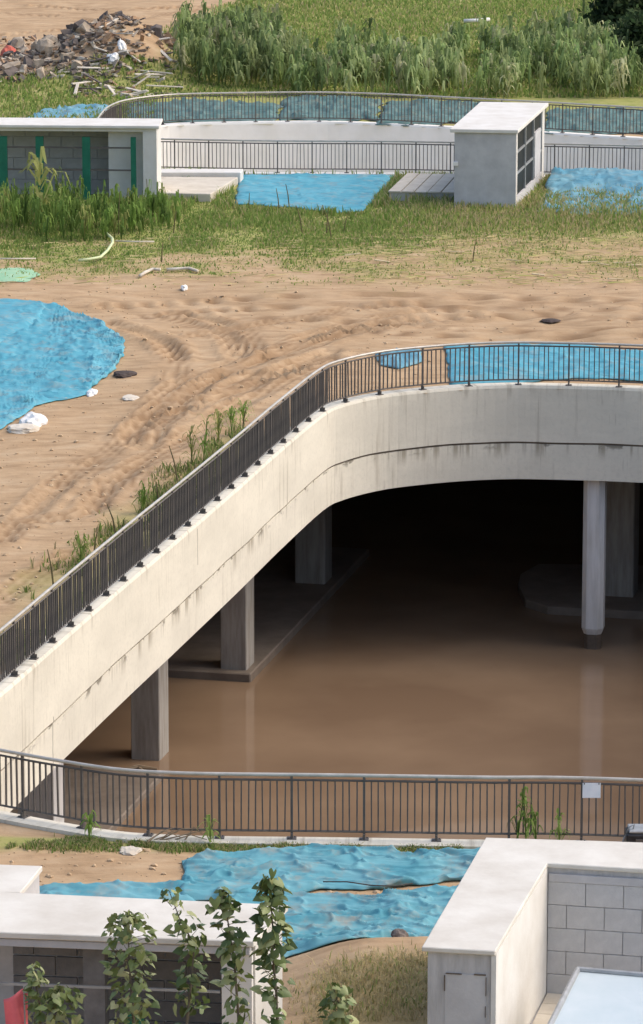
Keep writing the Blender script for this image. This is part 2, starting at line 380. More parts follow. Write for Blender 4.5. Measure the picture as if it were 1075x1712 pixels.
def G(x, y, detail=True):
    x = np.asarray(x, float); y = np.asarray(y, float)
    z = .22 * (fbm(x / 4.5, y / 7, 4, 3) - .5)
    z = z + 1.5 * np.exp(-(((x - MOUND[0]) / 3.2) ** 2 + ((y - MOUND[1]) / 4.0) ** 2)) + .95 * np.exp(-(((x - MOUND2[0]) / 2.2) ** 2 + ((y - MOUND2[1]) / 3.4) ** 2))
    z = z + .55 * sstep(61.4, 59.6, y) * sstep(56.5, 58.5, y) * sstep(-1.2, .8, x) * sstep(2.4, 1.6, x)
    if detail:
        z = z + .07 * (fbm(x / 1.1, y / 1.4, 3, 8) - .5) + .035 * (ridge(x / 2.9 + 1.5 * fbm(x / 2, y / 2, 3, 5), y / 2.6 + 1.5 * fbm(x / 1.7, y / 2, 3, 6), 3, 21) - .4)
        for i, t in enumerate(TR_W):
            m = (x > t[:, 0].min() - 1.5) & (x < t[:, 0].max() + 1.5) & (y > t[:, 1].min() - 1.5) & (y < t[:, 1].max() + 1.5)
            if not m.any(): continue
            xx, yy = x[m], y[m]; d = pdist(spline(t, 1.0), xx + .25 * (fbm(xx / 1.2, yy / 2, 2, i) - .5), yy)
            k = 1.5 * sstep(.24, .55, fbm(xx / 1.8, yy / 2.5, 3, i + 40))
            dz = k * (-.05 * np.exp(-(d / .22) ** 2) + .035 * np.exp(-((d - .42) / .12) ** 2) + .030 * np.cos(d * 30) * np.exp(-(d / .42) ** 4))
            z = z.copy(); z[m] += dz
    dp = np.minimum(pdist(PIT_C, x, y), pdist(FAR_C, x, y))
    return z * sstep(.35, 1.6, dp) - .03 * (1 - sstep(.3, 1.2, dp))
def turf_mask(x, y):
    """where turf grows: the strip in front of the far sheds, the field beyond, the kerb of the near railing, the foot of the sloping wall"""
    px, py = topx(x, y)
    n = fbm(x / 1.6, y / 2.4, 4, 61); n2 = fbm(x / .6, y / .9, 3, 77)
    m = sstep(278, 300, py) * (1 - sstep(410, 492, py + 70 * (n - .5) + 30 * (n2 - .5))) 
    m = m * (1 - .55 * sstep(600, 820, px) * sstep(365, 420, py)) * (1 - .8 * sstep(380, 430, py) * sstep(.47, .58, fbm(x / 2.2, y / 1.6, 4, 87)))
    edge = 300 - 1.2 * np.clip(110 - py, -30, 200) * 0 + 60 * (n - .5)
    far = (1 - sstep(196, 230, py)) * sstep(-20, 25, px - np.where(py < 62, 250 + (62 - py) * 2.6, np.where(py < 140, 262 + (py - 62) * .3, -60)) + 60 * (n - .5))
    nr = sstep(1396, 1403, py) * (1 - sstep(1412, 1432, py + 26 * (n - .5))) * .9
    dg = (py > 640) & (py < 1120) & (px < 470)
    dd = np.where(dg, pdist(np.array(DIAG), x, y), 9)
    dgm = (1 - sstep(1.0, 2.3, dd + 2.0 * (n - .5))) * .75
    bt = sstep(1640, 1690, py + 40 * (n - .5)) * sstep(470, 560, px) * .35
    return np.clip(np.maximum.reduce([m, far, nr, dgm, bt]), 0, 1)

xs = np.r_[np.array([-900, -500, -250, -120, -70, -45, -32, -25, -20]), np.arange(-16.4, 16.41, .115), np.array([20, 25, 32, 45, 70, 120, 250, 500, 900])]
ys = [-400, -200, -80, -20, 10, 25, 35, 42, 46, 49]
yy = 51.0
while yy < 206: ys.append(yy); yy += .13 + (yy - 51) * .0011
ys = np.array(ys + [210, 216, 225, 240, 270, 330, 450, 700, 1200, 2000], float)
Xg, Yg = np.meshgrid(xs, ys); sh = Xg.shape
xf, yf = Xg.ravel(), Yg.ravel()
zf = G(xf, yf)
tf = turf_mask(xf, yf)
tk = np.zeros(len(xf))
for i, t in enumerate(TR_W):
    m = (np.abs(xf - t[:, 0].mean()) < np.ptp(t[:, 0]) / 2 + 2) & (np.abs(yf - t[:, 1].mean()) < np.ptp(t[:, 1]) / 2 + 2)
    d = pdist(spline(t, 1.0), xf[m] + .25 * (fbm(xf[m] / 1.2, yf[m] / 2, 2, i) - .5), yf[m])
    tk[m] = np.maximum(tk[m], ((.35 - .65 * np.cos(d * 30)).clip(0) * np.exp(-(d / .45) ** 4)) * sstep(.26, .6, fbm(xf[m] / 1.5, yf[m] / 2, 3, i + 70)))
def open_at(x, y, off):
    r = inside(PIT_LOOP, x, y) & ~(pdist(PIT_C, x, y) < -1)
    r = r | (pdist(PIT, x, y) < off)
    q = inside(FAR, x, y) | (pdist(FAR, x, y) < off)
    return r | q
near_view = (np.abs(xf) < 18) & (yf > 60) & (yf < 170)
hole = np.zeros(len(xf), bool); hole[near_view] = open_at(xf[near_view], yf[near_view], .17)
idx = np.arange(len(xf)).reshape(sh)
quads = np.stack([idx[:-1, :-1], idx[:-1, 1:], idx[1:, 1:], idx[1:, :-1]], -1).reshape(-1, 4)
quads = quads[~hole[quads].all(1)]
gr = np_mesh('ground', np.c_[xf, yf, zf], quads, M['ground'], smooth=True, attrs={'turf': tf, 'track': tk}); gr['kind'] = 'structure'

def grnd(x, y): return float(G(np.array([x]), np.array([y]))[0])

# ------------------------------------------------------------------ walls of the openings
def sweep(path, prof, closed=False, wob=None):
    """prof: list of (offset away from the opening, z); the opening is on the right of the path"""
    p = np.asarray(path); d = np.gradient(p, axis=0); d /= np.linalg.norm(d, axis=1)[:, None]
    nrm = np.c_[-d[:, 1], d[:, 0]]; L = np.r_[0, np.cumsum(np.linalg.norm(np.diff(p, axis=0), axis=1))]
    k = len(prof); V, U = [], []
    for i in range(len(p)):
        for j, (o, z) in enumerate(prof):
            zz = z + (wob(L[i]) if (wob and -1.6 < z < -1.3) else 0)
            V.append((p[i, 0] + nrm[i, 0] * o, p[i, 1] + nrm[i, 1] * o, zz)); U.append((L[i], zz if o < .2 else zz + o))
    T = []
    for i in range(len(p) - 1):
        for j in range(k):
            a, b = i * k + j, i * k + (j + 1) % k; T.append((a, a + k, b + k, b))
    return np.array(V), np.array(T), np.array(U)
# PIT runs anticlockwise or clockwise? find which side the opening is on
mid = len(PIT) // 2; dm = PIT[mid + 1] - PIT[mid - 1]; nm = np.array([-dm[1], dm[0]]) / np.linalg.norm(dm)
if inside(PIT_LOOP, np.array([PIT[mid, 0] + nm[0] * .5]), np.array([PIT[mid, 1] + nm[1] * .5]))[0]: PIT = PIT[::-1].copy()
mid = len(FAR) // 2; dm = FAR[mid + 1] - FAR[mid - 1]; nm = np.array([-dm[1], dm[0]]) / np.linalg.norm(dm)
if inside(FAR, np.array([FAR[mid, 0] + nm[0] * .5]), np.array([FAR[mid, 1] + nm[1] * .5]))[0]: FAR = FAR[::-1].copy()
def along(px, py):
    q = np.array(P(px, py)); i = int(np.argmin(np.hypot(*(PIT - q).T))); return float(np.linalg.norm(np.diff(PIT[:i + 1], axis=0), axis=1).sum())
M['fascia'] = mat_fascia('cast_concrete', (.72, .67, .55), (.33, .285, .21), [(along(88, 1086), -2.42, -1.35), (along(330, 878), -.9, -.1)])
wobf = lambda L: float(.07 * (fbm(np.array([L / 2.2]), np.array([.5]), 3, 90)[0] - .5))
TOP = .035
pw = thing('pit_wall', 'pale curved concrete wall round the flooded basement opening, stained below a pour joint', 'wall', (0.0, 101.7, 0))
up = [(0, -1.42), (0, -.03), (.03, TOP), (.42, TOP), (.42, -1.42)]
lw = [(.022, -2.42), (.022, -1.475), (.42, -1.475), (.42, -2.42)]
jt = [(.05, -1.49), (.05, -1.41), (.3, -1.41), (.3, -1.49)]
for nme, pr_, mm in (('parapet', up, M['fascia']), ('edge_beam', lw, M['fascia']), ('joint', jt, M['mud_conc'])):
    V, T, U = sweep(PIT, pr_, wob=wobf); np_mesh(nme, V, T[:, ::-1], mm, parent=pw, uv=U)
fw = thing('pit_wall', 'white concrete wall lining the far fenced opening behind the two sheds', 'wall', (0, 143, 0))
V, T, U = sweep(FAR, [(0, -3.0), (0, -.03), (.03, TOP), (.4, TOP), (.4, -3.0)]); 
M['far_wall'] = mat('white_limewash', (.85, .82, .75), (.78, .75, .67), 1.2, .9)
np_mesh('lining', V, T[:, ::-1], M['far_wall'], parent=fw, uv=U)
b = MB(); b.prism([tuple(q) for q in FAR[::3]], -3.2, -3.0); o = b.build('sunken_floor', M['slab']); o['kind'] = 'structure'

# basement below: roof slab, floor, water, end walls, islands
WZ = -7.0
bx = np.arange(-45, 45.1, .5); by = np.arange(52, 137.1, .5)
BX, BY = np.meshgrid(bx, by); bf, cf = BX.ravel(), BY.ravel()
inn = inside(PIT_LOOP, bf, cf) | (pdist(PIT_C, bf, cf) < .12)
ii = np.arange(len(bf)).reshape(BX.shape)
Q = np.stack([ii[:-1, :-1], ii[:-1, 1:], ii[1:, 1:], ii[1:, :-1]], -1).reshape(-1, 4); Q = Q[~inn[Q].any(1)]
o = np_mesh('basement_ceiling', np.c_[bf, cf, np.full(len(bf), -2.2)], Q[:, ::-1], M['conc_white']); o['kind'] = 'structure'
b = MB(); b.box((0, 94.5, -8.5), (90, 86, .3)); o = b.build('basement_floor', M['mud_conc']); o['kind'] = 'structure'
b = MB()
for c, d in (((0, 137.3, -5), (90.6, .3, 6.8)), ((0, 51.7, -5), (90.6, .3, 6.8)), ((-45.2, 94.5, -5), (.3, 85.2, 6.8)), ((45.2, 94.5, -5), (.3, 85.2, 6.8))): b.box(c, d)
o = b.build('basement_wall', M['conc_white']); o['kind'] = 'structure'
mw = bpy.data.materials.new('muddy_water'); mw.use_nodes = True; t = mw.node_tree; bs = t.nodes['Principled BSDF']
bs.inputs['Base Color'].default_value = (.24, .153, .097, 1); bs.inputs['Roughness'].default_value = .04; bs.inputs['IOR'].default_value = 1.33; bs.inputs['Specular IOR Level'].default_value = .5
n = t.nodes.new('ShaderNodeTexNoise'); n.inputs['Scale'].default_value = 1.6; n.inputs['Detail'].default_value = 3; bp = t.nodes.new('ShaderNodeBump'); bp.inputs['Distance'].default_value = .0015
tc = t.nodes.new('ShaderNodeTexCoord'); t.links.new(tc.outputs['Object'], n.inputs['Vector']); t.links.new(n.outputs['Fac'], bp.inputs['Height']); t.links.new(bp.outputs[0], bs.inputs['Normal'])
nw = t.nodes.new('ShaderNodeTexNoise'); nw.inputs['Scale'].default_value = .22; nw.inputs['Detail'].default_value = 5; rw = t.nodes.new('ShaderNodeValToRGB')
rw.color_ramp.elements[0].position = .35; rw.color_ramp.elements[1].position = .68; rw.color_ramp.elements[0].color = (.195, .128, .080, 1); rw.color_ramp.elements[1].color = (.275, .187, .118, 1)
t.links.new(tc.outputs['Object'], nw.inputs['Vector']); t.links.new(nw.outputs['Fac'], rw.inputs[0]); t.links.new(rw.outputs[0], bs.inputs['Base Color'])
b = MB(); b.add([(-44, 53, WZ), (44, 53, WZ), (44, 136, WZ), (-44, 136, WZ)], [(0, 1, 2, 3)])
o = b.build('water', mw); o['kind'] = 'structure'
U = Vector((5.24, 22.68)).normalized(); Vv = Vector((U.y, -U.x))       # the basement grid: along the sloping wall, and across
def isl(c, du, dv, h):
    c = Vector(c); b = MB(); b.prism([c, c + U * du, c + U * du - Vv * dv, c - Vv * dv], WZ - 1, WZ + h)
    o = b.build('floor_island', M['mud_isl'], bevel=.03); o['kind'] = 'structure'; return o
M['mud_isl'] = mat('muddy_kerb', (.17, .135, .105), (.23, .19, .15), 1.4, .75, .004, 10)
isl(P(419, 1141, WZ), 14, 9, .22)
isl(Vector(P(275, 1300, WZ)) - U * 14, 14, 6, .16)
b = MB(); c = P(880, 1008, WZ)
b.prism([P(866, 990, WZ), P(878, 1015, WZ), P(915, 1027, WZ), P(1075, 1036, WZ), P(1250, 1046, WZ), P(1240, 960, WZ), P(900, 955, WZ), P(870, 972, WZ)], WZ - 1, WZ + .22)
o = b.build('floor_island', M['mud_isl'], bevel=.02); o['kind'] = 'structure'

def column(label, corner, wd, dp, ch=.06, neck=True, zb=None, m='column_shade'):
    """corner: the right-hand near corner at the water"""
    c = Vector(corner) - Vv * wd / 2 + U * dp / 2
    o = thing('concrete_column', label, 'column', (c.x, c.y, WZ if zb is None else zb), 'columns of the flooded basement')
    ang = math.atan2(Vv.y, Vv.x); x, y = wd / 2, dp / 2
    def ring(k, cc): 
        pts = [(-x + cc, -y), (x - cc, -y), (x, -y + cc), (x, y - cc), (x - cc, y), (-x + cc, y), (-x, y - cc), (-x, -y + cc)]
        return [c + Vv * p * k + U * q * k for p, q in pts]
    b = MB(); z0 = (WZ + .40) if neck else WZ - 1.2
    if neck:
        lo, hi = ring(.8, ch), ring(1, ch); b.v += [(p.x, p.y, z0) for p in lo] + [(p.x, p.y, z0 + .16) for p in hi] + [(p.x, p.y, -2.2) for p in hi]
        for k in (0, 8): b.f += [(k + i, k + (i + 1) % 8, k + 8 + (i + 1) % 8, k + 8 + i) for i in range(8)]
        b.f += [tuple(range(8)), tuple(range(16, 24))]
    else: b.prism(ring(1, ch), z0, -2.2)
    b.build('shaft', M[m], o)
    if neck:
        b = MB(); b.prism(ring(.76, ch), WZ - 1.2, z0 + .02); b.build('footing', M['mud_conc'], o)
    return o
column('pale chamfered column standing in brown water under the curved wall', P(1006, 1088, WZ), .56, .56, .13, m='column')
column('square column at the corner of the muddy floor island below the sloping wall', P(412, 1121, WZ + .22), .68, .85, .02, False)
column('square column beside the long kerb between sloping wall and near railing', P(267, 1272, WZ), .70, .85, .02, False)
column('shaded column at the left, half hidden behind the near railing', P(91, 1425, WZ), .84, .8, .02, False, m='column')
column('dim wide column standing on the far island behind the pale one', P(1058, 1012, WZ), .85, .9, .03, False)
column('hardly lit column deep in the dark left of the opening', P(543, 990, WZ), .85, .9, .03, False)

# ------------------------------------------------------------------ railings
def railing(label, path, pitch, off, h=1.1, n=10, hand='handrail', tilt=0):
    p = np.asarray(path); d = np.gradient(p, axis=0); d /= np.linalg.norm(d, axis=1)[:, None]; p = p + np.c_[-d[:, 1], d[:, 0]] * off
    L = np.r_[0, np.cumsum(np.linalg.norm(np.diff(p, axis=0), axis=1))]
    at = lambda s: np.array([np.interp(s, L, p[:, 0]), np.interp(s, L, p[:, 1])])
    ang = lambda s: math.atan2(*(at(min(s + .1, L[-1])) - at(max(s - .1, 0)))[::-1])
    r = thing('railing', label, 'railing', (*p[len(p) // 2], TOP))
    line = [(*at(s), 0) for s in np.arange(0, L[-1] + .01, min(.3, pitch / 4))]
    lift = lambda z: [(x, y, z) for x, y, _ in line]
    b = MB(); b.tube(lift(TOP + h), .032, 8); b.build('handrail', M[hand], r, smooth=True)
    for z in (h - .09, .13):
        b = MB(); b.tube(lift(TOP + z), .02, 4); b.build('rail', M['rail'], r)
    pm = MB(); pm.box((0, 0, h / 2), (.040, .042, h)); pm = pm.mesh('post'); pm.materials.append(M['rail'])
    qm = MB(); qm.box((0, 0, .006), (.16, .16, .012)); qm.box((.05, .05, .018), (.025, .025, .016)); qm.box((-.05, -.05, .018), (.025, .025, .016)); qm.box((0, .035, .05), (.03, .06, .09)); qm.box((0, -.035, .05), (.03, .06, .09))
    qm = qm.mesh('base_plate'); qm.materials.append(M['rail'])
    bm_ = MB(); bm_.box((0, 0, h / 2 + .02), (.023, .032, h - .22)); bm_ = bm_.mesh('baluster'); bm_.materials.append(M['rail'])
    inv = Matrix.Translation(-r.location)
    k = 0; s = 0.0
    while s <= L[-1]:
        x, y = at(s); a = ang(s)
        o = link('post', pm); o.parent = r; o.matrix_parent_inverse = inv; o.location = (x, y, TOP); o.rotation_euler.z = a
        q = link('base_plate', qm); q.parent = o
        for i in range(1, n):
            sb = s + pitch * i / n
            if sb > L[-1]: break
            x, y = at(sb); o = link('baluster', bm_); o.parent = r; o.matrix_parent_inverse = inv
            o.location = (x + random.gauss(0, .003), y + random.gauss(0, .003), TOP); o.rotation_euler = (random.gauss(0, .006), random.gauss(0, .008), ang(sb) + random.gauss(0, .03)); k += 1
        s += pitch
    return r
def seg(path, a, b):
    i = np.argmin(np.hypot(*(path - np.array(a)).T)); j = np.argmin(np.hypot(*(path - np.array(b)).T))
    i, j = min(i, j), max(i, j); return path[i:j + 1]
railing('dark metal railing along the near kerb, with a white sheet tied to it', seg(PIT, (11.4, 65.7), (-6.6, 68.9)), 1.2, .12)
railing('dark metal railing climbing the long sloping wall and round the curved corner', seg(PIT, (-6.72, 73.0), (8.6, 104.8)), 1.29, .14)
railing('dark railing between the left shed and the right shed, white wall behind it', seg(FAR, P(1100, 299), P(255, 286)), 1.19, .14, n=9, hand='handrail')
railing('curved dark railing at the back of the far opening, below the reeds', seg(FAR, (-7.85, 147.6), P(1110, 234)), 1.19, .14, n=9, hand='handrail')

# ------------------------------------------------------------------ sheets of tarpaulin
def sheet(name, label, cat, top, bot, m, nu=90, nv=36, amp=.1, lift=.05, fold=(.8, .45), seed=0, group='blue sheets laid on the soil', z=0.0, dz=None, rag=.10):
    def res(pts, n):
        p = np.array([P(*q, z) for q in pts]); L = np.r_[0, np.cumsum(np.linalg.norm(np.diff(p, axis=0), axis=1))]; L /= L[-1]
        q = np.linspace(0, 1, n); return np.c_[np.interp(q, L, p[:, 0]), np.interp(q, L, p[:, 1])]
    a, c = res(top, nu), res(bot, nu)
    s = np.linspace(0, 1, nv)[None, :, None]
    xy = a[:, None] * (1 - s) + c[:, None] * s
    x, y = xy[..., 0], xy[..., 1]
    es = np.minimum(np.linspace(0, 1, nv), 1 - np.linspace(0, 1, nv))[None, :] * nv / 3; eu = np.minimum(np.linspace(0, 1, nu), 1 - np.linspace(0, 1, nu))[:, None] * nu / 3
    ed = np.clip(np.minimum(es, eu), 0, 1)
    j = (1 - ed)
    x = x + j * rag * 2 * (fbm(x * 2.3, y * 1.7, 3, seed + 3) - .5); y = y + j * rag * 4 * (fbm(x * 1.9, y * 1.1, 3, seed + 4) - .5)
    wx = x + .5 * fbm(x * .7, y * .5, 3, seed + 9)
    wy = y + 1.2 * fbm(x * .45 + 7, y * .3, 3, seed + 11)
    crease = lambda a_, b_, sd, e: (1 - np.abs(2 * fbm(a_, b_, 2, sd) - 1)) ** e
    wz = amp * (.6 * crease(wx * .55 + wy * .2, wy * 1.9, seed + 21, 8) + .5 * crease(wx * 1.0 - wy * .6, wy * 2.7, seed + 23, 9) + .45 * crease(wx * 1.9 + wy * 1.0, wy * 3.6, seed + 25, 8) + 0.10 * crease(wx * 3.6 - wy * 1.4, wy * 5.5, seed + 27, 6))
    wz = wz + amp * (.7 * ridge(wx * fold[0], wy * fold[1], 3, seed) ** 3 - .15) + amp * .35 * (fbm(x * .5, y * .35, 3, seed + 2) - .4)
    zz = G(x.ravel(), y.ravel()).reshape(x.shape) + lift * (.4 + .6 * ed) + np.maximum(wz, -.02) * (.12 + .88 * ed)
    if dz is not None: zz = zz + dz(x, y)
    ii = np.arange(nu * nv).reshape(nu, nv)
    Q = np.stack([ii[:-1, :-1], ii[1:, :-1], ii[1:, 1:], ii[:-1, 1:]], -1).reshape(-1, 4)
    V = np.c_[x.ravel(), y.ravel(), zz.ravel()]
    o = np_mesh(name, V, Q, m, smooth=True)
    o.modifiers.new('thick', 'SOLIDIFY').thickness = .012
    nrm = np.cross(V[Q[0, 1]] - V[Q[0, 0]], V[Q[0, 2]] - V[Q[0, 0]])
    return tag(o, label, cat, group)
sheet('tarpaulin', 'large bright blue tarpaulin on the soil at the left edge', 'tarpaulin', [(-190, 500), (0, 506), (95, 512), (165, 540), (208, 570)], [(-190, 800), (-60, 748), (30, 700), (60, 680), (100, 668), (140, 660), (185, 625), (207, 592)], M['tarp_b'], 140, 100, .13, seed=1)
sheet('tarpaulin', 'small blue sheet overlapping the far corner of the large left tarpaulin', 'tarpaulin', [(-150, 500), (0, 503), (78, 513)], [(-150, 590), (0, 578), (48, 556), (66, 540), (74, 522)], M['tarp_b'], 60, 24, .06, lift=.14, seed=5)
sheet('tarpaulin', 'flat blue tarpaulin between the white slab and the panelled slab', 'tarpaulin', [(402, 293), (520, 290), (660, 294)], [(392, 343), (480, 347), (560, 356), (608, 352)], M['tarp_b'], 70, 40, .07, seed=8)
sheet('tarpaulin', 'crumpled dusty blue tarpaulin in front of the right end of the far railing', 'tarpaulin', [(922, 303), (1000, 303), (1130, 305)], [(896, 356), (960, 360), (1130, 358)], M['tarp_dusty'], 70, 40, .17, seed=12, dz=lambda x, y: .35 * sstep(137, 140.5, y))
sheet('tarpaulin', 'bright blue tarpaulin seen through the railing above the curved wall', 'tarpaulin', [(744, 577), (850, 575), (960, 577), (1075, 592), (1180, 592)], [(752, 644), (850, 641), (960, 634), (1075, 637), (1180, 637)], M['tarp_b'], 90, 30, .12, seed=15)
sheet('tarpaulin', 'small torn blue sheet behind the bend of the railing', 'tarpaulin', [(628, 592), (665, 584), (705, 588)], [(634, 612), (668, 618), (708, 606)], M['tarp_dusty'], 30, 14, .15, seed=17)
sheet('tarpaulin', 'wrinkled blue tarpaulin just behind the near kerb, upper of the overlapping two', 'tarpaulin', [(306, 1446), (400, 1430), (520, 1421), (600, 1424), (690, 1434), (794, 1425), (880, 1425)], [(300, 1508), (400, 1512), (500, 1496), (560, 1488), (640, 1490), (740, 1476), (860, 1470)], M['tarp'], 260, 130, .115, seed=20, fold=(.5, 1.9))
sheet('tarpaulin', 'wrinkled blue tarpaulin beside the white L-shaped roof, lower of the overlapping two', 'tarpaulin', [(380, 1516), (470, 1500), (560, 1502), (640, 1502), (745, 1488), (850, 1486)], [(400, 1630), (480, 1618), (580, 1618), (640, 1602), (714, 1596), (800, 1592)], M['tarp'], 210, 140, .115, seed=24, fold=(.5, 1.9))
sheet('tarpaulin', 'narrow strip of blue sheet along the back edge of the near left roof', 'tarpaulin', [(62, 1483), (150, 1487), (230, 1482), (330, 1478)], [(60, 1512), (150, 1514), (230, 1516), (330, 1520)], M['tarp'], 60, 18, .10, seed=27)
for k, (x0, x1, yt, yb, lb) in enumerate(((205, 470, 173, 203, 'leftmost of the teal sheets behind the back railing'), (465, 640, 166, 202, 'second teal sheet from the left behind the back railing'), (632, 815, 172, 208, 'teal sheet behind the back railing, left of the right shed'), (905, 1110, 186, 222, 'teal sheet behind the back railing, right of the right shed'))):
    sheet('tarpaulin', lb, 'tarpaulin', [(x0 + 12, yt), ((x0 + x1) / 2, yt - 3), (x1, yt + 3)], [(x0, yb), ((x0 + x1) / 2, yb + 2), (x1 - 8, yb)], M['tarp_far'], 60, 24, .2, seed=31 + k, rag=.3)
sheet('tarpaulin', 'grey blue sheet lying behind the left shed roof', 'tarpaulin', [(70, 186), (120, 178), (185, 176)], [(40, 200), (120, 199), (182, 196)], M['tarp_dusty'], 40, 14, .2, seed=37)

# ------------------------------------------------------------------ far right shed
def quad(pts, z): return [Vector(P(*q, z)) for q in pts]
Hs = 2.5
fl, frr, br_, bl = quad([(760, 219.5), (863, 221.5), (911, 178), (808, 176)], Hs)
sh_ = thing('shed', 'small white rendered shed with a dark glazed side, right of the far railing', 'shed', ((fl.x + br_.x) / 2, (fl.y + br_.y) / 2, 0), 'concrete sheds on the site')
def ins(q, d):
    c = sum(q, Vector((0, 0))) / 4; return [c + (p - c) * d for p in q]
rq = quad([(752, 217.5), (866, 219.5), (917, 174), (803, 172)], Hs + .05)
MB().prism(rq, Hs - .03, Hs + .09).build('roof', M['conc_white'], sh_, bevel=.015)
e = (br_ - frr).normalized(); g = (frr - fl).normalized()
MB().wall(fl, frr, .15, -.2, Hs - .03).build('wall', M['conc_grey'], sh_)
MB().wall(fl + e * .15, bl, -.15, -.2, Hs - .03).build('wall', M['conc_grey'], sh_)
MB().wall(bl, br_, -.15, -.2, Hs - .03).build('wall', M['conc_grey'], sh_)
ln = (br_ - frr).length
MB().wall(frr + e * .15, frr + e * .35, .15, -.2, Hs - .03).build('jamb', M['conc_white'], sh_)
MB().wall(frr + e * (ln - .55), frr + e * (ln - .15), .15, -.2, Hs - .03).build('jamb', M['conc_white'], sh_)
MB().wall(frr + e * .35, frr + e * (ln - .55), .15, -.2, .35).build('sill', M['conc_grey'], sh_)
gw = MB(); gw.wall(frr + e * .35 - g * .06, frr + e * (ln - .55) - g * .06, .03, .35, Hs - .03); gl = gw.build('glazing', M['glass_dark'], sh_)
for f_ in (.33, .66):
    q = frr + e * (.35 + (ln - .9) * f_); MB().wall(q - e * .05, q + e * .05, .1, .35, Hs - .03).build('mullion', M['metal'], sh_)
for z_ in (1.05, 1.75): MB().wall(frr + e * .35 - g * .02, frr + e * (ln - .55) - g * .02, .05, z_, z_ + .07).build('transom', M['metal'], sh_)
q = frr + e * (ln * .66); MB().wall(q, q + e * (ln * .2), .07, .38, 1.9).build('shutter', M['conc_grey'], sh_)
q = fl - g * .03; MB().box((q.x + .06, q.y - .06, 1.45), (.16, .12, .12)).build('lamp_housing', M['white'], sh_)
# ---- far left shed: open front with green posts and rails
Hl = 2.5
roof = quad([(-70, 208), (266, 210.5), (272, 198), (-62, 196)], Hl)
sh_ = thing('shed', 'long open-fronted shed with green posts and a white roof slab, left of the far railing', 'shed', (*((roof[0] + roof[1]) / 2), 0), 'concrete sheds on the site')
MB().prism(roof, Hl - .10, Hl).build('roof', M['conc_white'], sh_, bevel=.015)
a, b_, c_, d_ = roof
ex = (b_ - a).normalized(); ey = (c_ - b_).normalized(); ny = Vector((-ex.y, ex.x))
fr0 = a + ny * .12; fr1 = b_ + ny * .12 - ex * .1
atx = lambda px: fr0 + ex * ((px + 70) / 336 * (b_ - a).length)
dep = (c_ - b_).dot(ny)
MB().wall(fr0, fr1, .2, Hl - .22, Hl - .105).build('lintel', M['conc_white'], sh_, bevel=.01)
MB().wall(fr1 - ex * .45 , fr1, dep - .3, -.2, Hl - .22).build('wall', M['conc_white'], sh_)
MB().wall(atx(178) + ny * .45, fr1 - ex * .46 + ny * .45, .15, -.2, Hl - .22).build('wall', M['conc_white'], sh_)
MB().wall(fr0 + ny * (dep - .3), fr1 - ex * .46 + ny * (dep - .3), .12, -.2, Hl - .11).build('backing', M['mortar'], sh_)
def blocks(parent, a, ex, out, length, z0, z1, bw, bh, m, jit=.004, joint=.02):
    """courses of blocks standing proud of the mortar face; out = towards the viewer"""
    me = MB().box((0, 0, 0), (bw - joint, .05, bh - joint)).mesh('block', bevel=.006); me.materials.append(m)
    rows = int((z1 - z0) / bh); ang = math.atan2(ex.y, ex.x); n = 0
    for r in range(rows):
        s = -bw / 2 if r % 2 else 0.0
        while s < length - bw * .3:
            w0, w1 = max(s, 0), min(s + bw, length)
            if w1 - w0 > .1:
                p = a + ex * (w0 + w1) / 2 + out * (.012 + random.uniform(-jit, jit))
                o = link('block', me); o.parent = parent; o.matrix_parent_inverse = Matrix.Translation(-parent.location)
                o.location = (p.x, p.y, z0 + (r + .5) * bh); o.rotation_euler = (random.gauss(0, .003), 0, ang + random.gauss(0, .003)); o.scale.x = (w1 - w0 - joint) / (bw - joint); n += 1
            s += bw
q0 = fr0 + ny * (dep - .3)
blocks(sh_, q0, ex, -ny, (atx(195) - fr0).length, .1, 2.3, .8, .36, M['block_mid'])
for px_ in (4, 65, 143, 222):
    q = atx(px_); wd = .17 if px_ > 200 else .26
    MB().box((q.x, q.y + .05, .95), (wd, .12, 2.3), math.atan2(ex.y, ex.x)).build('post', M['green'], sh_)
for z_ in (.98, 1.72):
    MB().wall(atx(-60) - ny * .0 , atx(222), .04, z_, z_ + .05).build('rail', M['rail'], sh_)
# ---- slabs in front of the far railing
c4 = quad([(264, 322), (352, 324), (398, 296), (264, 295)], .28)
o = thing('concrete_slab', 'low white concrete slab with a raised back edge beside the left shed', 'slab', (*c4[0], 0), 'low slabs before the far railing')
MB().prism(c4, -.3, .28).build('deck', M['slab'], o, bevel=.02)
k = quad([(264, 294), (402, 294), (407, 288), (264, 288)], .3); MB().prism(k, -.2, .42).build('upstand', M['conc_white'], o, bevel=.02)
p4 = quad([(648, 319), (760, 321), (786, 291), (680, 289)], .34)
o = thing('concrete_slab', 'low slab topped by four tilted pale panels beside the right shed', 'slab', (*p4[0], 0), 'low slabs before the far railing')
MB().prism(ins(p4, .96), -.3, .28).build('base', M['conc_grey'], o)
for i in range(5):
    f0, f1 = i / 5 + .008, (i + 1) / 5 - .008
    pp = [p4[0].lerp(p4[1], f0), p4[0].lerp(p4[1], f1), p4[3].lerp(p4[2], f1), p4[3].lerp(p4[2], f0)]
    MB().prism(pp, .285, .34 + random.uniform(-.015, .015)).build('panel', M['slab'], o, bevel=.008)

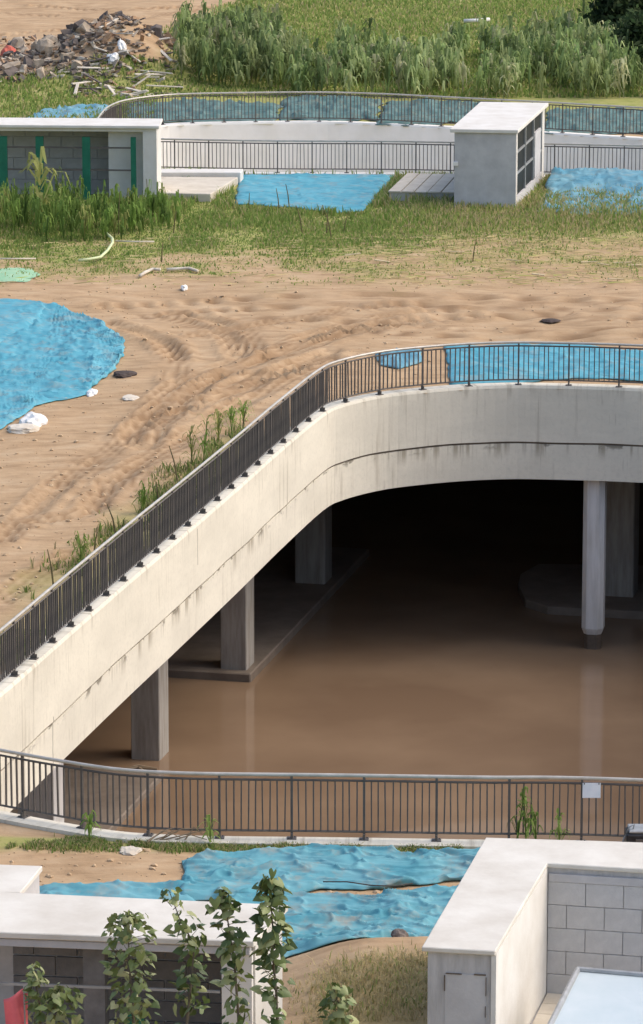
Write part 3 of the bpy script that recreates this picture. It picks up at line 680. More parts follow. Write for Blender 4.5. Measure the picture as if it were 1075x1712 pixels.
# ------------------------------------------------------------------ near right building
Hr = 2.4
L6 = quad([(705, 1583), (828, 1590), (915, 1443), (1330, 1468), (1330, 1416), (812, 1400)], Hr)
nb = thing('stair_enclosure', 'grey block enclosure with an L-shaped cream roof slab at the lower right', 'building', (*L6[0], 0))
MB().prism(L6, Hr - .07, Hr).build('roof', M['conc_roof'], nb, bevel=.012)
ea = (L6[1] - L6[0]).normalized(); eb = (L6[5] - L6[0]).normalized(); ec = (L6[3] - L6[2]).normalized()
nc = Vector((-ec.y, ec.x))
body = [L6[0] + ea * .07 + eb * .08, L6[1] - ea * .03 + eb * .08, L6[2] - ea * .03 + nc * .06, L6[3] + nc * .06, L6[4] - nc * .1, L6[5] + ea * .1 - eb * .1]
inner = [body[0], body[1], body[2], body[3], body[4], body[5]]
MB().prism(inner, -.3, Hr - .075).build('wall', M['conc_stain'], nb)
# fair-faced lining on the inner side of the pier and a corner bead
MB().wall(body[1] + ea * .004, body[2] + ea * .004, -.03, -.3, Hr - .075).build('lining', M['conc_white'], nb)
MB().wall(body[1] + ea * .036 - eb * .02, body[1] - ea * .03 - eb * .02, .02, -.3, Hr - .075).build('corner_bead', M['conc_white'], nb)
MB().wall(body[2] + ea * .05, body[3], -.05, Hr - .28, Hr - .16).build('lintel', M['conc_grey'], nb, bevel=.006)
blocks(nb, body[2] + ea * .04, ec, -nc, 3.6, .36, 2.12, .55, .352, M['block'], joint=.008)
cpx = lambda x, y: AT(x, y, body[0].y)
MB().wall(body[0] + ea * .24 - eb * .012, body[0] + ea * .80 - eb * .012, .012, .2, 2.02).build('plaster_patch', M['conc_grey'], nb)
for u_, z_, w_, h_ in ((.36, 2.02, .22, .012), (.72, 2.025, .16, .016), (.237, 1.88, .014, .22), (.803, 1.86, .008, .26), (.798, 1.50, .006, .16)):
    q = body[0] + ea * u_ - eb * .016; MB().box((q.x, q.y, z_), (w_, .02, h_), math.atan2(ea.y, ea.x)).build('crack', M['mud_conc'], nb)
land = [body[1] + ea * .04 + eb * .4, body[2] + ea * .04 - eb * .03, body[3] - nc * .03 - ec * .05, body[3] - nc * 4 - ec * .05, body[1] + ea * 3.4 + eb * .1]
MB().prism(land, -.3, .40).build('landing', M['mortar'], nb)
tm = None
for i in range(2):
    for j in range(6):
        q = body[2] + ea * .05 - eb * .06 + ea * i * .46 - eb * (j * .46)
        pts = [q, q + ea * .44, q + ea * .44 - eb * .44, q - eb * .44]
        MB().prism(pts, .404, .43 + random.uniform(-.004, .004)).build('tile', M['slab'], nb, bevel=.006)
# frosted canopy over the stair
k0, k1, k2, k3 = [Vector((*P(*q, z_), z_)) for q, z_ in (((966, 1622), 1.35), ((1330, 1654), 1.35), ((1330, 1830), .95), ((862, 1830), .95))]
cn = thing('stair_canopy', 'pale blue frosted sheet in a grey frame tilted over the lower right stair', 'canopy', (k0.x, k0.y, .4))
MB().add([k0, k1, k2, k3] + [v - Vector((0, 0, .03)) for v in (k0, k1, k2, k3)], [(0, 1, 2, 3), (7, 6, 5, 4), (0, 4, 5, 1), (1, 5, 6, 2), (2, 6, 7, 3), (3, 7, 4, 0)]).build('sheet', M['canopy'], cn)
for a_, b2 in ((k0, k1), (k3, k0)):
    MB().tube([a_ + Vector((0, 0, .01)), b2 + Vector((0, 0, .01))], .045, 8).build('frame', M['metal'], cn, smooth=False)
for a_ in (k0, k1): MB().tube([(a_.x + .1, a_.y - .1, .3), (a_.x + .1, a_.y - .1, 1.30)], .03, 6).build('leg', M['metal'], cn)

# ------------------------------------------------------------------ near left building
Hn = 2.4
R4 = quad([(-120, 1554), (424, 1574), (482, 1513), (-60, 1488)], Hn)
arm = quad([(-90, 1492), (33, 1492.5), (71, 1447), (-50, 1443)], Hn)
nl = thing('shelter', 'long white-roofed concrete shelter behind the saplings at the lower left', 'building', (*R4[1], 0))
MB().prism(R4, Hn - .09, Hn).build('roof', M['conc_roof'], nl, bevel=.012)
ex = (R4[1] - R4[0]).normalized(); ny = Vector((-ex.y, ex.x)); ey = (R4[2] - R4[1]).normalized()
d2 = (arm[2] - arm[1]).normalized()
arm[0] = arm[0] + d2 * .03; arm[1] = arm[1] + d2 * .03
MB().prism(arm, Hn - .09, Hn - .004).build('roof', M['conc_roof'], nl, bevel=.012)
MB().prism(ins(arm, .93), -.3, Hn - .095).build('wall', M['conc_grey'], nl)
MB().wall(R4[0] + ny * .05, R4[1] + ny * .05 - ex * .06, .18, Hn - .22, Hn - .11).build('lintel', M['conc_grey'], nl, bevel=.008)
fw0 = R4[0] + ny * .10; full = (R4[1] - R4[0]).length; atx = lambda px: fw0 + ex * ((px + 120) / 544 * full)
dp_ = (R4[2] - R4[1]).dot(ny)
cr = atx(424) - ex * .04
MB().wall(atx(369), cr, .16, -.3, Hn - .22).build('wall', M['conc_white'], nl)
rb = cr + ey * ((R4[2] - R4[1]).length - .2)
MB().wall(cr + ey * .165, rb, .14, -.3, Hn - .10).build('wall', M['conc_white'], nl)
MB().wall(fw0 + ny * (dp_ - .3), fw0 + ny * (dp_ - .3) + ex * (full - .1), .12, -.3, Hn - .10).build('backing', M['mortar'], nl)
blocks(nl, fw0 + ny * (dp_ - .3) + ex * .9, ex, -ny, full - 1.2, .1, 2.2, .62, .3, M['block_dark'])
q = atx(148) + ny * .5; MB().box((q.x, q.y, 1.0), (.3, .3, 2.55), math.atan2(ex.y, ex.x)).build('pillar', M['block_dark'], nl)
q = atx(222); MB().box((q.x, q.y, .7), (.26, .14, 1.1), math.atan2(ex.y, ex.x)).build('post', M['green'], nl)
MB().wall(atx(-100), atx(366), .035, 1.60, 1.635).build('rail', M['metal'], nl)

# ------------------------------------------------------------------ plants
def blades(x, y, h, wd, cols, lean=.35, seg2=False, seed=0, z=None):
    """one bent blade per point, as two triangles"""
    r = np.random.default_rng(seed); n = len(x); z = G(x, y) if z is None else z
    a = r.uniform(0, 2 * np.pi, n); l = np.abs(r.normal(0, lean, n)) * h; ld = r.uniform(0, 2 * np.pi, n)
    dx, dy = np.cos(a) * wd / 2, np.sin(a) * wd / 2; mx_, my_ = np.cos(ld) * l, np.sin(ld) * l
    V = np.empty((n, 5, 3))
    V[:, 0] = np.c_[x - dx, y - dy, z - .03]; V[:, 1] = np.c_[x + dx, y + dy, z - .03]
    V[:, 2] = np.c_[x - dx * .7 + mx_ * .35, y - dy * .7 + my_ * .35, z + h * .6]; V[:, 3] = np.c_[x + dx * .7 + mx_ * .35, y + dy * .7 + my_ * .35, z + h * .6]
    V[:, 4] = np.c_[x + mx_, y + my_, z + h * (1 - .15 * r.random(n))]
    k = np.arange(n)[:, None] * 5
    T = np.concatenate([k + [0, 1, 3], k + [0, 3, 2], k + [2, 3, 4]], 0)
    return V.reshape(-1, 3), T, np.repeat(cols, 5, 0)
GREENS = np.array([(.175, .265, .062), (.24, .325, .085), (.13, .205, .052), (.33, .345, .12), (.47, .39, .21)])
def pick(n, p, r, pal=GREENS):
    c = pal[r.choice(len(pal), n, p=p)] * r.uniform(.75, 1.25, n)[:, None]; return np.clip(c, .01, .6)
def scatter(n, px0, px1, py0, py1, fn, seed):
    """random ground points inside a patch, kept with probability fn(x, y, px, py)"""
    r = np.random.default_rng(seed); a = [P(q, w_) for q in (px0, px1) for w_ in (py0, py1)]
    X0, X1 = min(q[0] for q in a), max(q[0] for q in a); Y0, Y1 = min(q[1] for q in a), max(q[1] for q in a)
    x, y = r.uniform(X0, X1, n), r.uniform(Y0, Y1, n); px, py = topx(x, y)
    k = (px > px0) & (px < px1) & (py > py0) & (py < py1)
    x, y, px, py = x[k], y[k], px[k], py[k]; k = r.random(len(x)) < fn(x, y, px, py)
    x, y = x[k], y[k]; k = ~open_at(x, y, .35); return x[k], y[k], r
BLOCKED = [[L6[i] for i in range(6)], list(R4), rq, c4, p4, quad([(-70, 208), (266, 210.5), (272, 198), (-62, 196)], Hl), quad([(390, 293), (662, 293), (610, 356), (392, 346)], 0)]
def free(x, y):
    k = np.ones(len(x), bool)
    for p in BLOCKED: k &= ~inside([tuple(q) for q in p], x, y)
    return k
def stuff(name, V, T, C, label=None):
    o = np_mesh(name, V, T, M['leafy'], cols=C); o['kind'] = 'stuff'
    return o
def join(parts):
    V, T, C, k = [], [], [], 0
    for v, t_, c in parts: V.append(v); T.append(t_ + k); C.append(c); k += len(v)
    return np.vstack(V), np.vstack(T), np.vstack(C)
# turf before the sheds
x, y, r = scatter(130000, -60, 1140, 292, 492, lambda x, y, px, py: turf_mask(x, y) ** 1.5 * np.where(py > 415, .30, .75) * sstep(.36, .5, fbm(x / 1.3, y / 3.5, 4, 88) + .12 * (py < 390)), 3)
k = free(x, y); x, y = x[k], y[k]; px, py = topx(x, y); n = len(x)
tall = 1 - sstep(340, 400, py)
h = (.07 + .09 * r.random(n)) * (1 + 1.2 * tall) * (.6 + .8 * fbm(x / 1.5, y / 2, 3, 5))
dry = sstep(560, 800, px) * .5 + sstep(430, 470, py) * .4 + .2 * (fbm(x / 2, y / 3, 3, 9) > .54)
C = pick(n, [.3, .36, .08, .2, .06], r); D = pick(n, [.02, .06, .02, .32, .58], r); u = r.random(n) < dry; C[u] = D[u]
x3, y3, r3 = scatter(110000, -60, 1140, 300, 480, lambda x, y, px, py: turf_mask(x, y) * .8, 13)
k = free(x3, y3); x3, y3 = x3[k], y3[k]; n3 = len(x3); u3 = r3.random(n3) < .12 + .4 * sstep(500, 800, topx(x3, y3)[0]); C3 = pick(n3, [.3, .4, .05, .2, .05], r3); D3 = pick(n3, [.05, .08, .02, .3, .55], r3); C3[u3] = D3[u3]
stuff('short_grass', *blades(x3, y3, .03 + .05 * r3.random(n3), .03 + .02 * r3.random(n3), C3, 1.0, seed=14))
x4, y4, r4 = scatter(2600, -40, 1120, 398, 478, lambda x, y, px, py: .15 + .6 * sstep(480, 700, px), 15); n4 = len(x4)
V4, T4, C4 = blades(x4, y4, .03 + .03 * r4.random(n4), .025 + .02 * r4.random(n4), pick(n4, [0, 0, 0, .2, .8], r4) * 1.25, .3, seed=16)
V4 = V4.reshape(n4, 5, 3); ln4 = r4.uniform(.15, .7, n4); an4 = r4.normal(0, .35, n4); c4_ = V4.mean(1, keepdims=True).copy(); w4 = r4.uniform(.008, .02, n4)
dx4 = np.c_[np.cos(an4), np.sin(an4), r4.normal(0, .06, n4)] * ln4[:, None]; dn4 = np.c_[-np.sin(an4), np.cos(an4), r4.uniform(.3, 1, n4)] * w4[:, None]
V4 = np.stack([c4_[:, 0] - dx4 / 2 - dn4, c4_[:, 0] - dx4 / 2 + dn4, c4_[:, 0] - dn4, c4_[:, 0] + dn4, c4_[:, 0] + dx4 / 2], 1) + np.array([0, 0, .04])
stuff('straw', V4.reshape(-1, 3), T4, C4)
stuff('grass', *blades(x, y, h, .035 + .02 * r.random(n), C, .5, seed=1))
# the field beyond the back railing
x, y, r = scatter(130000, -60, 1140, -20, 205, lambda x, y, px, py: turf_mask(x, y) ** 1.3 * .8 * ((py < 163) | (px < 262)), 4)
n = len(x); h = (.08 + .16 * r.random(n)) * (.6 + .9 * fbm(x / 2.5, y / 4, 3, 15)); C = pick(n, [.16, .36, .06, .32, .10], r)
stuff('meadow_grass', *blades(x, y, h, .06 + .03 * r.random(n), C, .5, seed=2))
# kerb, wall foot and bottom edge
x, y, r = scatter(70000, -60, 1140, 1396, 1440, lambda x, y, px, py: turf_mask(x, y) * .9 * (fbm(x / .5, y / .6, 3, 55) > .47), 5)
n = len(x); h = .04 + .13 * r.random(n) * fbm(x / .6, y / .5, 3, 3); C = pick(n, [.15, .15, .2, .2, .3], r); p1 = blades(x, y, h, .02 + .012 * r.random(n), C, .6, seed=5)
x, y, r = scatter(260000, -60, 520, 640, 1130, lambda x, y, px, py: (pdist(np.array(DIAG), x, y) < 2.4) * turf_mask(x, y) * (fbm(x / .9, y / 1.8, 3, 33) > .5), 6)
n = len(x); h = .05 + .32 * r.random(n) ** 2 * fbm(x / .7, y / 1.4, 3, 31) * 1.5; C = pick(n, [.12, .12, .16, .25, .35], r) * .85; p2 = blades(x, y, h, .03 + .015 * r.random(n), C, .5, seed=6)
x, y, r = scatter(40000, 460, 760, 1630, 1730, lambda x, y, px, py: turf_mask(x, y) * .45, 7); k = free(x, y); x, y = x[k], y[k]
n = len(x); h = .04 + .12 * r.random(n) ** 2; C = pick(n, [.01, .03, .03, .13, .80], r) * 1.15; p3 = blades(x, y, h, .014 + .01 * r.random(n), C, .7, seed=8)
stuff('weeds', *join([p1, p2, p3]))

def reed(x, y, h, r, leaves=13, wd=.07, ln=.8, pal=None, spread=1.0, stiff=0.0):
    """a tall grass: a stalk and long arching leaves"""
    z = grnd(x, y); V, T, C = [], [], []
    lx, ly = r.normal(0, .06 * h), r.normal(0, .06 * h)
    col = (pal if pal is not None else GREENS)[r.choice(4, p=[.4, .3, .22, .08])] * r.uniform(.75, 1.2)
    for a in (0, math.pi / 2):
        dx, dy = math.cos(a) * .02, math.sin(a) * .02; k = len(V)
        V += [(x - dx, y - dy, z - .05), (x + dx, y + dy, z - .05), (x + lx + dx * .4, y + ly + dy * .4, z + h * .9), (x + lx - dx * .4, y + ly - dy * .4, z + h * .9)]
        T += [(k, k + 1, k + 2), (k, k + 2, k + 3)]; C += [col * .8] * 4
    for i in range(leaves):
        f = r.uniform(.12, .92); a = r.uniform(0, 2 * math.pi); l = ln * r.uniform(.6, 1.2) * (1.1 - .4 * f) * spread; w_ = wd * r.uniform(.7, 1.2)
        bx_, by_, bz = x + lx * f, y + ly * f, z + h * f; ca, sa = math.cos(a), math.sin(a); px_, py_ = -sa * w_ / 2, ca * w_ / 2
        up_ = r.uniform(.35, 1.05) * l * (1 + .5 * stiff); l *= 1 - .6 * stiff; k = len(V); cc = np.clip(col * r.uniform(.8, 1.3), 0.01, .6)
        for (d, zz, ww) in ((.02, 0, .6), (.45 * l, up_, 1), (.8 * l, up_ * r.uniform(.5, 1.1), .8)):
            V += [(bx_ + ca * d - px_ * ww, by_ + sa * d - py_ * ww, bz + zz), (bx_ + ca * d + px_ * ww, by_ + sa * d + py_ * ww, bz + zz)]
        V += [(bx_ + ca * l, by_ + sa * l, bz + up_ * r.uniform(-.2, .5))]
        T += [(k, k + 1, k + 3), (k, k + 3, k + 2), (k + 2, k + 3, k + 5), (k + 2, k + 5, k + 4), (k + 4, k + 5, k + 6)]; C += [cc] * 7
    return np.array(V), np.array(T), np.array(C)
r = np.random.default_rng(21); parts = []
REEDPAL = np.array([(.27, .35, .13), (.37, .43, .19), (.19, .26, .10), (.45, .45, .26)])
while len(parts) < 950:
    px, py = r.uniform(300, 1150), r.uniform(70, 166)
    if px < 480 and not (60 + abs(px - 395) * .2 < py < 150): continue
    if 480 <= px < 1150 and py < 96 - .05 * (px - 480) * r.random(): continue
    if py > 152 and r.random() < .6: continue
    if px > 470 and fbm(np.array([px / 60]), np.array([py / 30]), 2, 6)[0] < .44: continue
    if 470 < px < 820 and py < 122 and r.random() < .6: continue
    x, y = P(px, py); parts.append(reed(x, y, r.uniform(.7, 1.65) * (1.1 if px > 850 else 1.1 if px < 490 else .9), r, 15, .10, .7, REEDPAL * (.85 if px < 480 else 1.0) * r.uniform(.75, 1.25), .85, r.uniform(.1, .8)))
stuff('reed_thicket', *join(parts))
def single(name, label, cat, group, v):
    o = np_mesh(name, *v[:2], M['leafy'], cols=v[2]); return tag(o, label, cat, group)
for px in np.linspace(520, 1065, 26):
    px = px + r.uniform(-8, 8); x, y = P(px, r.uniform(156, 167))
    single('reed', 'tall green reed in the front row of the thicket behind the back railing', 'reed', 'front row of reeds', reed(x, y, r.uniform(1.2, 2.1), r, 12, .08, .7, REEDPAL, .9, .5))
for i, (px, py, h, l) in enumerate([(8, 385, 1.0, 10), (40, 388, 1.4, 12), (88, 390, 1.3, 12), (128, 388, 1.1, 10), (160, 386, .9, 10), (25, 400, 1.0, 10), (108, 402, 1.1, 12), (62, 396, 1.0, 12), (200, 382, 1.1, 9), (222, 392, .8, 8), (140, 400, .8, 9), (180, 398, .7, 9), (240, 388, .7, 9)]):
    x, y = P(px, py); single('tall_weed', 'tall bushy weed growing before the open-fronted left shed', 'weed', 'tall weeds before the left shed', reed(x, y, h, r, l * 2, .055, .6, GREENS, .9, .6))
parts = []
for i in range(420):
    px, py = r.uniform(-25, 300), r.uniform(352, 404)
    if free(*[np.array([q]) for q in P(px, py)])[0] == 0 or r.random() < .75 * (py - 352) / 52 or vnoise(np.array([px / 28]), np.array([py / 14]), 5)[0] < .3: continue
    parts.append(reed(*P(px, py), r.uniform(.3, 1.05) * (1 if px < 215 else .6) * (1.15 - .5 * (py - 352) / 52), r, 10, .045, .48, GREENS * r.uniform(.8, 1.25), .9, .8))
stuff('tall_grass', *join(parts))
x, y = P(70, 380); single('tall_weed', 'bright arching corn-like plant, tallest before the green posts of the left shed', 'weed', None, reed(x, y, 2.0, r, 22, .12, .95, GREENS[[1, 1, 0, 3]]))
def stem(px, py, h, lean, label, group=None, leaves=5, col=(.06, .06, .03)):
    x, y = P(px, py); z = grnd(x, y); b = MB(); b.tube([(x, y, z - .05), (x + lean * .4, y, z + h * .55), (x + lean, y, z + h)], [.022, .018, .01], 5)
    m = M.setdefault('stem', mat('dry_stem', (.10, .085, .04), (.17, .14, .06), 6)); o = b.build('weed_stalk', m)
    return tag(o, label, 'stalk', group)
for px, py, h, le in ((198, 392, 1.35, .05), (248, 352, 1.0, -.05), (290, 392, .7, .1), (416, 352, .6, .02), (467, 352, .75, -.1), (484, 348, .8, -.12), (506, 390, .9, -.2), (555, 402, 1.1, -.3), (546, 392, .8, .05), (575, 388, .5, .1), (270, 440, .6, .05), (790, 440, .7, .12)):
    stem(px, py, h, le, 'thin dark dry stalk rising from the turf before the far sheds', 'dry stalks in the turf')
for px, py, h, le in ((298, 812, .9, -.2), (265, 842, .5, -.05), (195, 896, .7, -.2), (157, 930, .5, .08), (90, 982, .8, -.12), (405, 722, .6, .1)):
    stem(px, py, h, le, 'thin dry stalk at the foot of the railing on the sloping wall', 'dry stalks along the sloping wall')
for i, (px, py, h) in enumerate(((340, 775, 1.3), (322, 790, 1.1), (240, 858, .7), (135, 948, .7), (366, 748, .9), (388, 730, .7), (408, 712, .6))):
    x, y = P(px, py); single('weed', 'yellow green weed growing between soil and sloping wall', 'weed', 'weeds at the foot of the sloping wall', reed(x, y, h * .9, r, 30, .032, .34, GREENS[[3, 1, 0, 4]], .9))
for i, (px, h) in enumerate(((862, .95), (880, .8), (895, .6), (935, .5), (352, .45), (150, .5))):
    x, y = P(px, 1408); single('weed', 'upright green weed standing against the near railing', 'weed', 'weeds against the near railing', reed(x, y - .1, h, r, 18, .035, .3, GREENS[[1, 0, 3, 3]], .8))

# saplings with single leaves
def leaf_mesh():
    b = MB(); pts = [(0, 0), (.25, -.30), (.42, -.12), (.40, .12), (.22, .42), (0, .72)]
    vs = [(0, -.0, 0)] + [(s_ * px, py, -abs(px) * .35) for s_ in (1, -1) for px, py in pts[1:5]] + [(0, .72, -.12), (0, .25, .02)]
    fs = [(0, 1, 10), (1, 2, 10), (2, 3, 10), (3, 4, 10), (4, 9, 10), (0, 10, 5), (5, 10, 6), (6, 10, 7), (7, 10, 8), (8, 10, 9)]
    me = bpy.data.meshes.new('leaf'); me.from_pydata(vs, [], fs); me.polygons.foreach_set('use_smooth', [True] * len(fs)); return me
def leaf_mat(name, c1, c2, c3):
    m = bpy.data.materials.new(name); m.use_nodes = True; t = m.node_tree; b = t.nodes['Principled BSDF']
    oi = t.nodes.new('ShaderNodeObjectInfo'); rp = t.nodes.new('ShaderNodeValToRGB'); e = rp.color_ramp.elements; e.new(.5)
    for q, p, c in zip(e, (0, .6, 1), (c1, c2, c3)): q.position = p; q.color = (*c, 1)
    t.links.new(oi.outputs['Random'], rp.inputs[0]); t.links.new(rp.outputs[0], b.inputs['Base Color'])
    b.inputs['Roughness'].default_value = .42; b.inputs['Specular IOR Level'].default_value = .35
    tr = t.nodes.new('ShaderNodeBsdfTranslucent'); t.links.new(rp.outputs[0], tr.inputs[0]); mx = t.nodes.new('ShaderNodeMixShader'); mx.inputs[0].default_value = .2
    t.links.new(b.outputs[0], mx.inputs[1]); t.links.new(tr.outputs[0], mx.inputs[2]); t.links.new(mx.outputs[0], t.nodes['Material Output'].inputs[0]); return m
LM = leaf_mesh(); LM.materials.append(leaf_mat('poplar_leaf', (.06, .095, .028), (.15, .20, .06), (.36, .38, .17)))
LM2 = leaf_mesh(); LM2.materials.append(leaf_mat('young_leaf', (.12, .165, .05), (.22, .265, .09), (.36, .36, .18)))
def sapling(label, path, D, width, n, size, me, low=1712, gap=.0, twin=False):
    """path: pixel points from the tip downwards; width in pixels"""
    pts = [AT(px, py, D) for px, py in path]; foot = pts[-1].copy(); z0 = grnd(foot.x, D)
    base = Vector((foot.x + (pts[-1].x - pts[-2].x) * .3, D, z0))
    o = thing('sapling', label, 'sapling', base, 'young poplars at the bottom edge')
    b = MB(); line = [base - Vector((0, 0, .1))] + pts[::-1]; b.tube(line, [.03] + [.024 - .019 * i / max(1, len(pts) - 1) for i in range(len(pts))], 6); b.build('trunk', M['bark'], o, smooth=True)
    R = width / F * (D / _c) / 2; inv = Matrix.Translation(-base)
    tw = MB(); segs = len(pts) - 1
    for i in range(n):
        f = (i + random.random()) / n * .98; q = f * segs; k = min(int(q), segs - 1); c = pts[k].lerp(pts[k + 1], q - k)
        if gap and fbm(np.array([f * 7]), np.array([width * .1]), 2, int(D * 10))[0] < gap: continue
        tip = min(1, .35 + f * 4); a = random.uniform(0, 2 * math.pi); rr = R * tip * math.sqrt(random.random())
        p = c + Vector((math.cos(a) * rr, math.sin(a) * rr * .8, random.uniform(-.05, .1)))
        l = link('leaf', me); l.parent = o; l.matrix_parent_inverse = inv; l.location = p
        s = size * random.uniform(.65, 1.25) * (.6 + .4 * tip); l.scale = (s, s, s)
        l.rotation_euler = (random.gauss(-.7, .5), random.gauss(0, .5), a - math.pi / 2 + random.gauss(0, .5))
        if i % 4 == 0 and rr > R * .4: tw.tube([c - Vector((0, 0, .12)), p], [.006, .003], 4)
    if tw.v: tw.build('twig', M['bark'], o)
    return o
sapling('dense pale green sapling, second from the left, before the shelter', [(214, 1530), (214, 1560), (218, 1640), (225, 1720), (228, 1790)], 52.6, 92, 270, .15, LM2)
sapling('leaning sapling with a bare bent tip, just left of the two dark poplars', [(283, 1490), (300, 1535), (325, 1580), (320, 1640), (312, 1712), (312, 1790)], 52.4, 62, 170, .155, LM, gap=.36)
sapling('dark glossy poplar with a bushy top, left one of the two before the white wall', [(372, 1490), (378, 1520), (384, 1560), (392, 1610), (398, 1690), (402, 1790)], 52.2, 58, 140, .175, LM, gap=.33)
sapling('tallest dark poplar, standing against the blue tarpaulin', [(449, 1466), (452, 1500), (456, 1550), (456, 1600), (462, 1660), (466, 1790)], 52.0, 60, 185, .175, LM, gap=.26)
sapling('slim wispy sapling beside the pink flag', [(58, 1618), (62, 1650), (68, 1700), (70, 1790)], 52.6, 44, 90, .14, LM2)
sapling('low bushy sapling right of the wispy one', [(100, 1655), (98, 1690), (100, 1790)], 52.4, 80, 150, .15, LM2)
sapling('short dark sapling before the dry bank, apart from the others', [(558, 1652), (566, 1680), (572, 1720), (570, 1790)], 52.5, 60, 90, .17, LM)

# broadleaf tree at the top right
def tree(label, px, py, h, rad, n, seed, cols):
    r = np.random.default_rng(seed); x, y = P(px, py); z = grnd(x, y)
    o = thing('tree', label, 'tree', (x, y, z))
    b = MB(); b.tube([(x, y, z - .2), (x + .1, y, z + h * .4), (x, y + .1, z + h * .75)], [.22, .16, .07], 7)
    for i in range(6):
        a = i * 1.05; b.tube([(x, y, z + h * .35), (x + math.cos(a) * rad * .6, y + math.sin(a) * rad * .6, z + h * .65)], [.08, .03], 5)
    b.build('trunk', M['bark'], o)
    cl = r.normal(0, 1, (26, 3)); cl /= np.linalg.norm(cl, axis=1)[:, None]; cl *= (r.random((26, 1)) ** .4) * np.array([rad, rad, h * .38]) * .85
    c = cl[r.integers(0, 26, n)] + r.normal(0, .34, (n, 3)) * np.array([1, 1, .8]) + np.array([x, y, z + h * .62])
    a1, a2 = r.normal(0, 1, (n, 3)), r.normal(0, 1, (n, 3)); s = r.uniform(.10, .2, (n, 1))
    a1 /= np.linalg.norm(a1, axis=1)[:, None]; a2 -= a1 * (a1 * a2).sum(1)[:, None]; a2 /= np.linalg.norm(a2, axis=1)[:, None]
    V = np.stack([c - a1 * s, c + a2 * s * .5, c + a1 * s, c - a2 * s * .5], 1).reshape(-1, 3)
    T = np.arange(n * 4).reshape(n, 4); C = np.repeat(np.clip(cols[r.integers(0, len(cols), n)] * r.uniform(.7, 1.2, n)[:, None], .01, .5), 4, 0)
    np_mesh('crown', V, T, M['leafy'], cols=C, parent=o)
DK = np.array([(.035, .060, .024), (.05, .08, .03), (.075, .10, .045), (.025, .045, .02)])
tree('dark leafy tree in the top right corner beyond the reeds', 1060, 95, 3.6, 1.7, 5200, 3, DK)
tree('bushy dark shrub at the right edge behind the reeds', 1085, 130, 2.6, 1.3, 3200, 5, DK * 1.3)

# ------------------------------------------------------------------ waste heap
def chunk(seed, s):
    r = random.Random(seed); bm = bmesh.new(); bmesh.ops.create_cube(bm, size=1.7); bmesh.ops.subdivide_edges(bm, edges=list(bm.edges), cuts=1)
    for v in bm.verts: v.co = Vector((v.co.x * s[0], v.co.y * s[1], v.co.z * s[2])) * r.uniform(.6, 1.1)
    me = bpy.data.meshes.new('rubble'); bm.to_mesh(me); bm.free(); return me
CH = {}
for k, mm in enumerate(('rubble_a', 'rubble_b', 'rubble_c')):
    for j in range(3):
        me = chunk(k * 3 + j, (.30, .26, .20)); me.materials.append(M[mm]); CH[k, j] = me
random.seed(5)
for i in range(300):
    px = random.uniform(-10, 285) if i % 3 == 0 else random.gauss(112, 66); py = 114 + random.gauss(0, 22) - abs(px - 118) * .05
    if not (0 < px < 285 and 66 < py < 146): continue
    k = random.choices((0, 1, 2), (4, 4, 1) if px < 175 else (1, 2, 8))[0]
    x, y = P(px, py); o = link('rubble_chunk', CH[k, random.randrange(3)]); q = random.choice((.4, .5, .6, .8, 1.0, 1.4))
    o.location = (x, y, grnd(x, y) + .05); o.rotation_euler = (random.uniform(0, 6), random.uniform(0, 6), random.uniform(0, 6)); o.scale = (q, q, q * random.uniform(.6, 1))
    tag(o, ('pale grey lump of rubble in the waste heap at the top left', 'dark lump of rubbish in the waste heap at the top left', 'earth coloured clod in the waste heap at the top left')[k], 'rubble', 'pieces of the waste heap')
for i in range(60):
    px, py = random.uniform(120, 285), random.uniform(70, 165); x, y = P(px, py); l = random.uniform(.5, 1.5)
    o = MB().box((0, 0, 0), (l, .12, .05)).build('plank', M['pale'] if random.random() < .55 else M['rubble_b'], None, bevel=.008)
    o.location = (x, y, grnd(x, y) + .14); o.rotation_euler = (random.gauss(0, .2), random.gauss(0, .22), random.gauss(-.5, .7))
    tag(o, 'broken board lying across the waste heap or its foot', 'plank', 'boards on the waste heap')
def crumple(name, label, cat, px, py, s, m, h=.3, seed=0, lift=0.0):
    x, y = P(px, py); z = grnd(x, y); r = random.Random(seed); bm = bmesh.new(); bmesh.ops.create_icosphere(bm, subdivisions=3, radius=1)
    for v in bm.verts:
        k = .7 + .6 * float(fbm(np.array([v.co.x * 2.2 + seed * 3.1 + v.co.z]), np.array([v.co.y * 2.2 + v.co.z * .7]), 3, seed)[0]) + r.uniform(-.05, .05); v.co = Vector((v.co.x * s[0] * k, v.co.y * s[1] * k, max(v.co.z, -.15) * h * (k * 1.4 - .4)))
    me = bpy.data.meshes.new(name); bm.to_mesh(me); bm.free(); me.materials.append(m); o = link(name, me); o.location = (x, y, z + .02 + lift); return tag(o, label, cat)
crumple('cloth', 'red cloth bundle at the left end of the waste heap', 'cloth', 14, 96, (.35, .5, .3), M['red'], .45, 1)
crumple('sack', 'largest pale grey sack on the near side of the waste heap', 'sack', 82, 124, (.55, .7, .3), M['rubble_a'], .5, 2)
crumple('board', 'pale square sheet standing on top of the waste heap', 'board', 126, 84, (.42, .3, .3), M['pale'], .5, 3)
crumple('sack', 'left of two white sacks at the foot of the waste heap', 'sack', 190, 142, (.24, .4, .2), M['white'], .3, 4)
crumple('sack', 'right of two white sacks at the foot of the waste heap', 'sack', 204, 138, (.22, .4, .2), M['white'], .3, 5)
r = np.random.default_rng(55); NB = 1500
px_ = np.clip(r.normal(140, 75, NB), -20, 300); py_ = r.normal(116, 24, NB); k = (py_ > 62) & (py_ < 166 - 20 * (px_ < 120)); px_, py_ = px_[k], py_[k]
